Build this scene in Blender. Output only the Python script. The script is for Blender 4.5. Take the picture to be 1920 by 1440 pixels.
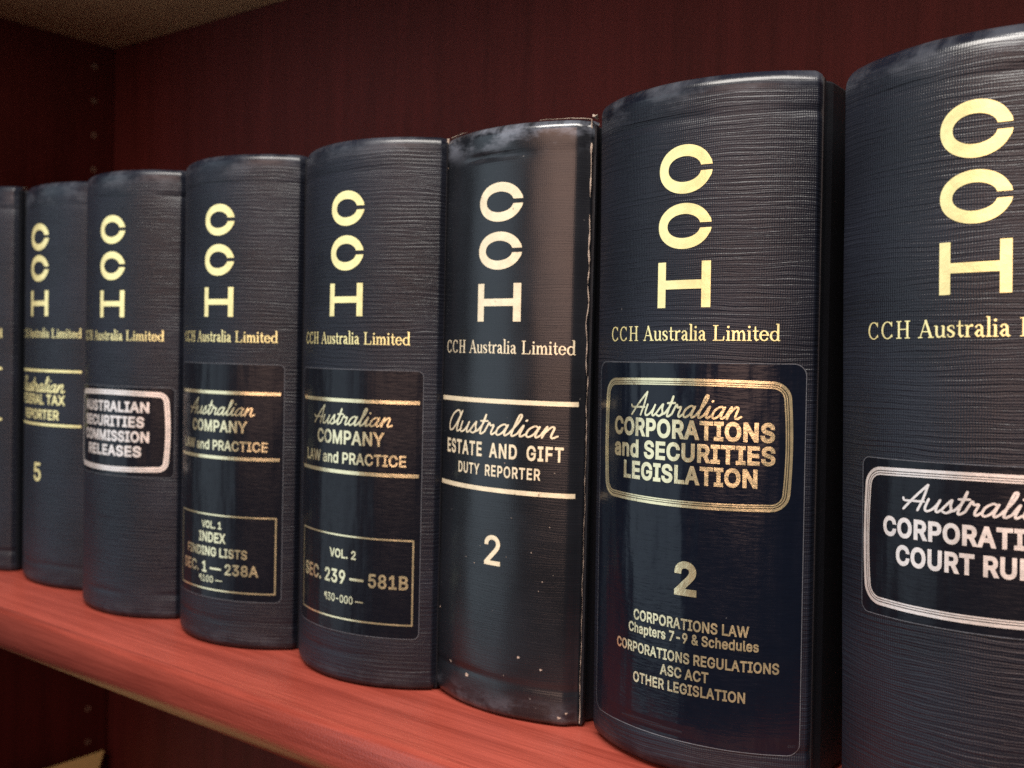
import bpy, bmesh, math, random, json
import numpy as np
from mathutils import Vector, Matrix, noise
from mathutils.geometry import delaunay_2d_cdt

random.seed(7)
for o in list(bpy.data.objects):
    bpy.data.objects.remove(o)
SC = bpy.context.scene
COL = SC.collection

# ------------------------------------------------------------------ camera
CAM = Vector((0.0, -0.35458, 0.15869))
cam_data = bpy.data.cameras.new('camera')
cam = bpy.data.objects.new('camera', cam_data)
COL.objects.link(cam)
cr = Vector((0.79735792, 0.60307954, 0.02270286))
cu = Vector((-0.03621509, 0.01026335, 0.99929131))
cf = Vector((-0.60241913, 0.79761503, -0.03002414))
cam.matrix_world = Matrix(((cr.x, cu.x, -cf.x, CAM.x), (cr.y, cu.y, -cf.y, CAM.y), (cr.z, cu.z, -cf.z, CAM.z), (0, 0, 0, 1)))
cam_data.sensor_width = 36.0
cam_data.lens = 36.0 * 1905.57 / 1920.0
cam_data.clip_start = 0.01
cam_data.clip_end = 50
cam_data.dof.use_dof = True
cam_data.dof.focus_distance = 0.375
cam_data.dof.aperture_fstop = 13.0
SC.camera = cam

# ------------------------------------------------------------------ light
world = bpy.data.worlds.new('World')
SC.world = world
world.use_nodes = True
world.node_tree.nodes['Background'].inputs[0].default_value = (1.0, 0.80, 0.66, 1)
world.node_tree.nodes['Background'].inputs[1].default_value = 0.03

def area(name, loc, target, sx, sy, power, color):
    d = bpy.data.lights.new(name, 'AREA')
    d.shape = 'RECTANGLE'
    d.size = sx
    d.size_y = sy
    d.energy = power
    d.color = color
    o = bpy.data.objects.new(name, d)
    COL.objects.link(o)
    o.location = loc
    o.rotation_euler = (Vector(target) - Vector(loc)).to_track_quat('-Z', 'Y').to_euler()
    return o

area('ceiling_light', (0.15, -0.80, 1.70), (-0.15, -0.05, 0.1), 1.8, 0.6, 86, (1.0, 0.94, 0.86))
area('warm_fill_light', (0.22, -1.95, 0.71), (0.12, 0, 0.30), 1.42, 1.25, 21, (1.0, 0.60, 0.45))  # added unseen fill panel for the warm sheen and brownish reflections
area('cool_fill_light', (-1.80, -1.65, 0.30), (-0.45, 0, 0.12), 1.5, 2.0, 11.5, (0.70, 0.87, 1.0))  # added unseen cool fill, gives the spines their bluish left sides

SC.view_settings.view_transform = 'Standard'
SC.view_settings.look = 'None'
SC.view_settings.exposure = 0.0
SC.view_settings.gamma = 1.0
SC.cycles.use_denoising = False

# ------------------------------------------------------------------ materials
class NT:
    def __init__(self, name):
        self.m = bpy.data.materials.new(name)
        self.m.use_nodes = True
        self.t = self.m.node_tree
        self.b = self.t.nodes['Principled BSDF']
    def n(self, typ, **kw):
        nd = self.t.nodes.new(typ)
        for k, v in kw.items():
            setattr(nd, k, v)
        return nd
    def l(self, a, b):
        self.t.links.new(a, b)
    def val(self, sock, x):
        if hasattr(x, 'is_linked') or isinstance(x, bpy.types.NodeSocket):
            self.l(x, sock)
        else:
            sock.default_value = x
    def math(self, op, a, b=None, c=None, clamp=False):
        nd = self.n('ShaderNodeMath', operation=op)
        nd.use_clamp = clamp
        self.val(nd.inputs[0], a)
        if b is not None: self.val(nd.inputs[1], b)
        if c is not None: self.val(nd.inputs[2], c)
        return nd.outputs[0]
    def noise(self, vec, scale, detail=3, rough=.5, dims='3D'):
        nd = self.n('ShaderNodeTexNoise', noise_dimensions=dims)
        self.l(vec, nd.inputs['Vector'])
        nd.inputs['Scale'].default_value = scale
        nd.inputs['Detail'].default_value = detail
        nd.inputs['Roughness'].default_value = rough
        return nd.outputs[0]
    def mapped(self, src, scale=(1, 1, 1), loc=(0, 0, 0)):
        nd = self.n('ShaderNodeMapping')
        self.l(src, nd.inputs[0])
        nd.inputs['Scale'].default_value = scale
        nd.inputs['Location'].default_value = loc
        return nd.outputs[0]
    def ramp(self, fac, stops):
        nd = self.n('ShaderNodeValToRGB')
        self.l(fac, nd.inputs[0])
        e = nd.color_ramp.elements
        while len(e) < len(stops):
            e.new(0.5)
        for i, (p, c) in enumerate(stops):
            e[i].position = p
            e[i].color = (*c, 1) if len(c) == 3 else c
        return nd.outputs[0]
    def mix(self, fac, a, b):
        nd = self.n('ShaderNodeMix', data_type='RGBA')
        self.val(nd.inputs[0], fac)
        for s, x in ((nd.inputs[6], a), (nd.inputs[7], b)):
            if isinstance(x, tuple): s.default_value = (*x, 1)
            else: self.l(x, s)
        return nd.outputs[2]
    def smooth(self, x, lo, hi):
        nd = self.n('ShaderNodeMapRange', interpolation_type='SMOOTHSTEP')
        self.l(x, nd.inputs[0])
        nd.inputs[1].default_value = lo
        nd.inputs[2].default_value = hi
        return nd.outputs[0]
    def bump(self, h, dist, strength=1.0):
        nd = self.n('ShaderNodeBump')
        nd.inputs['Strength'].default_value = strength
        nd.inputs['Distance'].default_value = dist
        self.l(h, nd.inputs['Height'])
        self.l(nd.outputs[0], self.b.inputs['Normal'])
        return nd
    def set(self, **kw):
        for k, v in kw.items():
            self.val(self.b.inputs[k.replace('_', ' ')], v)
        return self

def cloth_material(name, seed, base, rough, rib, wear, relief, H=.26, spec=.4, gloss=.10):
    """ribbed navy book cloth; UV holds metres along (s) and up (z) the surface"""
    t = NT(name)
    uv = t.n('ShaderNodeUVMap', uv_map='UVMap').outputs[0]
    p = t.mapped(uv, (1, 1, 1), (seed * 3.1, seed * 1.7, 0))
    sep = t.n('ShaderNodeSeparateXYZ')
    t.l(p, sep.inputs[0])
    s, z = sep.outputs[0], sep.outputs[1]
    sep0 = t.n('ShaderNodeSeparateXYZ')
    t.l(uv, sep0.inputs[0])
    z0 = sep0.outputs[1]
    wob = t.noise(t.mapped(p, (0.55, 1.5, 1)), 42, 2.0)
    wob2 = t.noise(t.mapped(p, (0.35, 2.2, 1)), 150, 2)
    zz = t.math('MULTIPLY_ADD', wob, 0.0042, z)
    zz = t.math('MULTIPLY_ADD', wob2, 0.0011, zz)
    ribs = t.math('SINE', t.math('MULTIPLY', zz, 2 * math.pi / rib))
    ribs2 = t.math('SINE', t.math('MULTIPLY', zz, 2 * math.pi / (rib * 0.43)))
    thr = t.math('SINE', t.math('MULTIPLY', t.math('MULTIPLY_ADD', wob2, 0.0009, s), 2 * math.pi / 0.00085))
    amp = t.smooth(t.noise(t.mapped(p, (0.6, 1.6, 1)), 70, 2), 0.32, 0.68)
    fine = t.noise(t.mapped(p, (1, 2.2, 1)), 1500, 2)
    slub = t.noise(t.mapped(p, (0.07, 1, 1)), 620, 2, .6)
    h = t.math('MULTIPLY', ribs, t.math('MULTIPLY_ADD', amp, 0.50, 0.10))
    h = t.math('MULTIPLY_ADD', slub, 2.4, h)
    h = t.math('MULTIPLY_ADD', ribs2, 0.30, h)
    h = t.math('MULTIPLY_ADD', thr, 0.26, h)
    h = t.math('MULTIPLY_ADD', fine, 1.0, h)
    ledge = t.math('MULTIPLY_ADD', t.smooth(z0, H - .010, H - .005), -.85, 1.0)
    t.bump(t.math('MULTIPLY', h, ledge), relief * .38)
    big = t.noise(p, 22, 3)
    col = t.mix(t.smooth(big, 0.35, 0.7), tuple(c * 0.8 for c in base), tuple(c * 1.25 for c in base))
    col = t.mix(t.math('MULTIPLY', t.smooth(h, 1.2, 3.0), 0.22), col, tuple(min(1, c * 2.0 + 0.004) for c in base))
    # small scuffs and dust
    sc = t.smooth(t.noise(t.mapped(p, (1, 0.8, 1)), 340, 4, .62), 0.735 - 0.035 * wear, 0.80 - 0.03 * wear)
    sc2 = t.smooth(t.noise(t.mapped(p, (1, 1, 1)), 75, 5, .7), 0.66, 0.82)
    col = t.mix(t.math('MULTIPLY', sc, 0.35 + 0.25 * wear), col, (0.30, 0.29, 0.28))
    col = t.mix(t.math('MULTIPLY', sc2, 0.10 + 0.12 * wear), col, (0.07, 0.075, 0.085))
    # rubbed head and foot of the spine
    top = t.smooth(z0, H - .0165, H - .005)
    foot = t.math('SUBTRACT', 1.0, t.smooth(z0, .003, .013))
    rub = t.math('MULTIPLY', t.math('MULTIPLY_ADD', foot, .5, top), t.smooth(t.noise(t.mapped(p, (.5, 1, 1)), 95, 4, .65), .42, .66))
    rub = t.math('MULTIPLY', rub, .35 + .45 * wear, clamp=True)
    col = t.mix(rub, col, tuple(c * (.7 + 1.9 * wear) for c in (0.060, 0.068, 0.085)))
    t.set(Base_Color=col, Specular_IOR_Level=spec)
    r = t.math('MULTIPLY_ADD', big, 0.20, rough - 0.18)
    r = t.math('MULTIPLY_ADD', t.smooth(z0, H - .008, H - .0045), -gloss, r)
    t.set(Roughness=t.math('MULTIPLY_ADD', fine, 0.10, r))
    return t.m

def label_material(name, base, seed, rough=.15, spec=.4):
    t = NT(name)
    uv = t.n('ShaderNodeUVMap', uv_map='UVMap').outputs[0]
    p = t.mapped(uv, (1, 1, 1), (seed, seed * .7, 0))
    n1 = t.noise(p, 260, 3)
    n2 = t.noise(t.mapped(p, (1.6, .35, 1)), 38, 2)
    n3 = t.noise(t.mapped(p, (.4, 2.2, 1)), 420, 2)
    h = t.math('MULTIPLY_ADD', n2, 2.6, t.math('MULTIPLY_ADD', n3, 0.10, t.math('MULTIPLY', n1, .12)))
    t.bump(h, 0.0007)
    sc = t.smooth(t.noise(p, 520, 3, .6), 0.74, 0.79)
    col = t.mix(t.math('MULTIPLY', sc, .3), base, (0.25, 0.25, 0.26))
    t.set(Base_Color=col, Roughness=t.math('MULTIPLY_ADD', n1, 0.16, rough), Specular_IOR_Level=spec)
    return t.m

def foil_material(name, base, metallic, rough, seed=0.0, worn=0.0):
    t = NT(name)
    uv = t.n('ShaderNodeUVMap', uv_map='UVMap').outputs[0]
    p = t.mapped(uv, (1, 1, 1), (seed, seed, 0))
    n1 = t.noise(p, 190, 3, .6)
    n2 = t.noise(p, 2600, 2)
    col = t.mix(t.smooth(n1, .35, .7), tuple(c * .86 for c in base), base)
    if worn:
        w = t.smooth(t.noise(p, 330, 5, .72), 0.60, 0.70)
        col = t.mix(t.math('MULTIPLY', w, worn), col, (0.19, 0.14, 0.10))
    t.bump(t.math('MULTIPLY_ADD', n2, .2, n1), 0.00018)
    t.set(Base_Color=col, Metallic=metallic, Roughness=t.math('MULTIPLY_ADD', n1, .18, rough - .09))
    return t.m

def wood_material(name, dark, light, rough, axis, scale=1.0, spec=0.5):
    t = NT(name)
    co = t.n('ShaderNodeTexCoord').outputs['Object']
    st = {'x': (1.0, 34, 34), 'z': (26, 26, 1.2)}[axis]
    st = tuple(v * scale for v in st)
    g1 = t.noise(t.mapped(co, st), 3.2, 6, .62)
    g2 = t.noise(t.mapped(co, tuple(v * 4.5 for v in st), (3, 1, 7)), 6, 3, .6)
    g3 = t.noise(co, 7, 3)
    k = t.math('MULTIPLY_ADD', g2, .35, t.math('MULTIPLY_ADD', g3, .25, t.math('MULTIPLY', g1, .55)))
    col = t.mix(t.smooth(k, .42, .74), dark, light)
    pores = t.smooth(g2, .66, .78)
    col = t.mix(t.math('MULTIPLY', pores, .35), col, tuple(c * .45 for c in dark))
    t.bump(t.math('MULTIPLY_ADD', g2, .5, t.noise(co, 900, 2)), 0.00012)
    t.set(Base_Color=col, Roughness=t.math('MULTIPLY_ADD', g3, .15, rough), Specular_IOR_Level=spec)
    return t.m

def plain_material(name, base, rough, var=.15, scale=60, bump=0.0002, metallic=0.0):
    t = NT(name)
    co = t.n('ShaderNodeTexCoord').outputs['Object']
    n1 = t.noise(co, scale, 5, .6)
    col = t.mix(n1, tuple(c * (1 - var) for c in base), tuple(min(1, c * (1 + var)) for c in base))
    t.bump(t.noise(co, scale * 9, 3), bump)
    t.set(Base_Color=col, Roughness=rough, Metallic=metallic)
    return t.m

NAVY = (0.0060, 0.0080, 0.0150)
GOLD = foil_material('pale_gold_foil', (1.0, 0.93, 0.46), 0.42, 0.32)
GOLD_WORN = foil_material('worn_gold_foil', (0.95, 0.84, 0.60), 0.35, 0.38, 2.0, 0.75)
GOLD_FINE = foil_material('bright_gold_foil', (1.0, 0.89, 0.56), 0.84, 0.24, 4.0)
SILVER = foil_material('silver_foil', (0.86, 0.81, 0.78), 0.5, 0.34, 6.0)
BLACK_LABEL = label_material('black_glossy_label', (0.004, 0.005, 0.009), 1.0, .22, .28)
NAVY_LABEL = label_material('navy_glossy_label', (0.0032, 0.0052, 0.0115), 5.0, .15, .34)
SHELF_WOOD = wood_material('cherry_red_laminate', (0.185, 0.030, 0.020), (0.335, 0.066, 0.046), 0.24, 'x')
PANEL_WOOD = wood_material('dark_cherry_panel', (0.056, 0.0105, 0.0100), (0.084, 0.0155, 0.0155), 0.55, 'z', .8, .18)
RAW_BOARD = wood_material('beige_board_underside', (0.32, 0.20, 0.12), (0.36, 0.23, 0.14), 0.6, 'x', .6)
CHIP = plain_material('raw_chipboard', (0.26, 0.18, 0.14), .8)
HOLE_DARK = plain_material('hole_dark', (0.02, 0.012, 0.01), .9)
PAPER = plain_material('page_paper', (0.72, 0.68, 0.58), .85, .08)
FRAY = plain_material('frayed_board', (0.44, 0.36, 0.30), .9, .3, 400, .0006)
FOLDER = plain_material('pale_yellow_card', (0.80, 0.80, 0.36), .6, .06)
BOARD = plain_material('binder_side_vinyl', (0.0045, 0.006, 0.010), .52, .3, 300, .0001)
FILM_HIGHLIGHT = plain_material('film_edge_highlight', (0.09, 0.10, 0.12), .3, .4, 300)  # plastic film edge, its highlight painted in as pale grey-blue
STEEL = plain_material('nickel_plated_steel', (0.6, 0.6, 0.6), .25, .05, 60, 0, 1.0)

# ------------------------------------------------------------------ mesh helpers
def link_mesh(name, me, mat, parent=None, smooth=True):
    if mat: me.materials.append(mat)
    if smooth:
        me.polygons.foreach_set('use_smooth', [True] * len(me.polygons))
    o = bpy.data.objects.new(name, me)
    COL.objects.link(o)
    if parent: o.parent = parent
    return o

def from_bm(name, bm, mat, parent=None, smooth=True):
    me = bpy.data.meshes.new(name)
    bm.to_mesh(me)
    bm.free()
    return link_mesh(name, me, mat, parent, smooth)

def box_bm(x0, x1, y0, y1, z0, z1, bev=0.0, seg=2):
    bm = bmesh.new()
    bmesh.ops.create_cube(bm, size=1.0)
    for v in bm.verts:
        v.co = Vector((x0 + (v.co.x + .5) * (x1 - x0), y0 + (v.co.y + .5) * (y1 - y0), z0 + (v.co.z + .5) * (z1 - z0)))
    if bev:
        bmesh.ops.bevel(bm, geom=list(bm.edges), offset=bev, segments=seg, profile=.5, affect='EDGES')
    return bm

def box(name, dims, mat, parent=None, bev=0.0, seg=2):
    return from_bm(name, box_bm(*dims, bev, seg), mat, parent, smooth=False)

def empty(name, loc, label, cat, group=None):
    o = bpy.data.objects.new(name, None)
    o.empty_display_size = .02
    COL.objects.link(o)
    o.location = loc
    o['label'] = label
    o['category'] = cat
    if group: o['group'] = group
    return o

# ------------------------------------------------------------------ bookcase
CASE_L, BACK_Y, UP_Z, FRONT_Y = -0.8965, 0.193, 0.442, -0.0600
CASE_R = 0.62
case = empty('bookcase', (0, 0, -0.5), 'dark cherry red wooden bookcase holding the row of black legal binders', 'bookcase')
def part(name, dims, mat, bev=0.0, seg=2):
    x0, x1, y0, y1, z0, z1 = dims
    return box(name, (x0, x1, y0, y1, z0 + .5, z1 + .5), mat, case, bev, seg)

def shelf_board(name, z_top, mat, under=None):
    """board with an eased front edge; profile swept along x"""
    T = .0245
    T = .0270
    prof = [(BACK_Y - .001, 0), (FRONT_Y + .0055, 0)]
    ra, rb = .0042, .0120
    for k in range(1, 9):
        a = k / 8 * math.pi / 2 * .80
        prof.append((FRONT_Y + .0055 - ra * math.sin(a), -ra + ra * math.cos(a)))
    y0_, z0_ = prof[-1]
    y1_, z1_ = FRONT_Y + .0002, -T + rb
    prof.append(((y0_ + y1_) / 2 - .0004, (z0_ + z1_) / 2))
    for k in range(0, 11):
        a = k / 10 * math.pi / 2
        prof.append((y1_ + rb - rb * math.cos(a), z1_ - rb * math.sin(a)))
    prof.append((BACK_Y - .001, -T))
    bm = bmesh.new()
    n = 2
    xs = [CASE_L + .0012, CASE_R - .0012]
    rings = [[bm.verts.new((x, y, z_top + z + .5)) for y, z in prof] for x in xs]
    for i in range(len(prof)):
        j = (i + 1) % len(prof)
        f = bm.faces.new((rings[0][i], rings[0][j], rings[1][j], rings[1][i]))
    bm.faces.new(rings[0])
    bm.faces.new(list(reversed(rings[1])))
    bmesh.ops.recalc_face_normals(bm, faces=list(bm.faces))
    o = from_bm(name, bm, mat, case, smooth=False)
    for p_ in o.data.polygons:
        p_.use_smooth = len(p_.vertices) == 4 and abs(p_.normal.z) < .999
    return o
shelf_board('shelf', 0.0, SHELF_WOOD)
shelf_board('shelf', UP_Z + .0245, RAW_BOARD)['label'] = 'upper shelf with a pale brown underside'
shelf_board('shelf', -0.452, SHELF_WOOD)
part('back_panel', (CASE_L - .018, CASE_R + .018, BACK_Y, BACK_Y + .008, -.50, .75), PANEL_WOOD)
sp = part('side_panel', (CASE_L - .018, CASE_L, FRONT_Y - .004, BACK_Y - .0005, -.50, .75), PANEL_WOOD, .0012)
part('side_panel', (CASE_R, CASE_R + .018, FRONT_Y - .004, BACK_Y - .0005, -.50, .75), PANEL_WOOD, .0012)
# shelf pin holes: a chipped pale rim round a dark bore
def hole_mesh():
    bm = bmesh.new()
    N = 14
    rs = [(.0027, .0002), (.0023, .0004), (.0018, .00018), (.0015, .00012)]
    rings = []
    for r, h in rs:
        rings.append([bm.verts.new((h, r * math.cos(2 * math.pi * k / N) * (1 + .07 * math.sin(3 * k)), r * math.sin(2 * math.pi * k / N))) for k in range(N)])
    for a, b in zip(rings, rings[1:]):
        for k in range(N):
            bm.faces.new((a[k], a[(k + 1) % N], b[(k + 1) % N], b[k]))
    bm.faces.new(rings[-1])
    me = bpy.data.meshes.new('peg_hole')
    bm.to_mesh(me)
    bm.free()
    me.materials.append(CHIP)
    me.materials.append(HOLE_DARK)
    me.polygons[-1].material_index = 1
    return me
hm = hole_mesh()
for row_y in (0.172,):
    for k in range(-20, 12):
        z = 0.3225 + k * .0320
        if abs(z - 0.0) < .03 and z < .01 and z > -.03 or abs(z - .454) < .02 or z > .7:
            continue
        o = bpy.data.objects.new('peg_hole', hm)
        COL.objects.link(o)
        o.parent = sp
        o.location = (CASE_L, row_y, z + .5)

# pale folder standing in the compartment below
folder = empty('document_folder', (CASE_L + .006, .06, -.452), 'pale yellow cardboard folder standing upright below the shelf at bottom left', 'folder')
def sheet(name, x0, x1, y1t, y1b, z, mat):
    bm = box_bm(x0, x1, -.13, 0.0, 0, z)
    for v in bm.verts:
        if v.co.y > -.01:
            v.co.y = y1t if v.co.z > .1 else y1b
    return from_bm(name, bm, mat, folder, False)
sheet('front_leaf', .0055, .0065, .122, .045, .2225, FOLDER)
sheet('paper_sheets', .0022, .0052, .112, .035, .212, PAPER)
sheet('back_leaf', .0005, .0015, .121, .044, .2195, FOLDER)

# ------------------------------------------------------------------ binders
class Surf:
    """arched spine: s = metres along the arc from its middle, z = height, h = proud of the surface"""
    def __init__(self, w, a, H, groove=.0005, roll=.0, seed=0, gtop=.0155, gbot=.0145, hinge=0.0):
        self.w, self.a, self.H = w, a, H
        self.R = w / 2 / math.sin(a)
        self.S = self.R * a
        self.groove, self.roll, self.seed, self.gtop, self.gbot, self.hinge = groove, roll, seed, gtop, gbot, hinge
    def disp(self, s, z):
        d = 0.0
        q = self.seed * 7.3
        wob = .0012 * noise.noise((s * 28, q, 3.0))
        k = max(.05, .55 + 1.6 * noise.noise((s * 30, q, 9.0)))
        for zc in (self.H - self.gtop, self.gbot):
            t = (z - zc - wob) / .0017
            gm = 1.0
            if self.hinge:
                gm = math.exp(-((s + .004) / .017) ** 4) if zc > .1 else .35
            d -= self.groove * k * gm * math.exp(-t * t)
        e = min(z, self.H - z)
        if self.roll and e < self.gtop:
            d += self.roll * math.sin(math.pi * min(1, e / self.gtop)) * (1 + 1.2 * noise.noise((s * 60, z * 50, q)))
        d += .00035 * noise.noise((s * 22, z * 14, q + 5)) + .00010 * noise.noise((s * 120, z * 40, q + 1))
        if self.hinge:
            t = s - (self.S - .0050 - .0006 * noise.noise((z * 9, 4, 4)))
            if t > 0: d -= self.hinge * t
        return d
    def p(self, s, z, h=0.0):
        t = s / self.R
        r = self.R + self.disp(s, z) + h
        return Vector((r * math.sin(t), -(r * math.cos(t) - self.R * math.cos(self.a)), z))

def uv_layer(me, fn):
    uv = me.uv_layers.new(name='UVMap')
    for lp in me.loops:
        uv.data[lp.index].uv = fn(lp.vertex_index)

def spine_mesh(sf, edge_r=.0042):
    NS = 56
    ss = [-sf.S + 2 * sf.S * i / NS for i in range(NS + 1)]
    H = sf.H
    rows = []          # (z, inset)
    rr = edge_r
    prof = [(0.0, rr * 2.1), (0.0, rr)] + [(rr - rr * math.sin(a), rr - rr * math.cos(a)) for a in [math.pi / 2 * (1 - k / 6) for k in range(1, 7)]]
    # prof: (z above base, inset) from inner lip to face
    rows += [(z, i) for z, i in prof]
    z = rr
    mids = []
    z = rr + .0007
    while z < H - rr - .0005:
        e = min(z, H - z)
        mids.append(z)
        z += .0009 if e < .022 else .0055
    rows += [(z, 0) for z in mids]
    rows += [(H - z, i) for z, i in reversed(prof)]
    # side returns: short corner after each arc end
    cr_ = .0016
    verts, uvs = [], []
    cols = []
    for side in (-1,):
        pass
    ext = []
    for k in range(5, 0, -1):
        ext.append(('L', k / 5))
    colsdef = ext + ss + [('R', k / 5) for k in range(1, 6)]
    for (z, ins) in rows:
        for c in colsdef:
            if isinstance(c, tuple):
                sg = -1 if c[0] == 'L' else 1
                base = sf.p(sg * sf.S, min(max(z, 0), H), -ins)
                a0 = sf.a
                t = c[1] * (math.pi / 2 - a0)
                # turn from the arc's end direction to straight back
                dx = cr_ * (math.sin(a0 + t) - math.sin(a0))
                dy = cr_ * (math.cos(a0) - math.cos(a0 + t)) * 1.0
                verts.append((base.x + sg * dx, base.y + dy + (.004 if c[1] == 1 else 0), z))
                uvs.append((sg * (sf.S + cr_ * t * 1.2 + (.004 if c[1] == 1 else 0)), z))
            else:
                v = sf.p(c, min(max(z, 0), H), -ins)
                verts.append((v.x, v.y, z))
                uvs.append((c, z - ins if z > H / 2 else z + ins))
    n = len(colsdef)
    faces = []
    for j in range(len(rows) - 1):
        for i in range(n - 1):
            faces.append((j * n + i, j * n + i + 1, (j + 1) * n + i + 1, (j + 1) * n + i))
    me = bpy.data.meshes.new('spine')
    me.from_pydata(verts, [], faces)
    uv_layer(me, lambda i: uvs[i])
    return me

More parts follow.
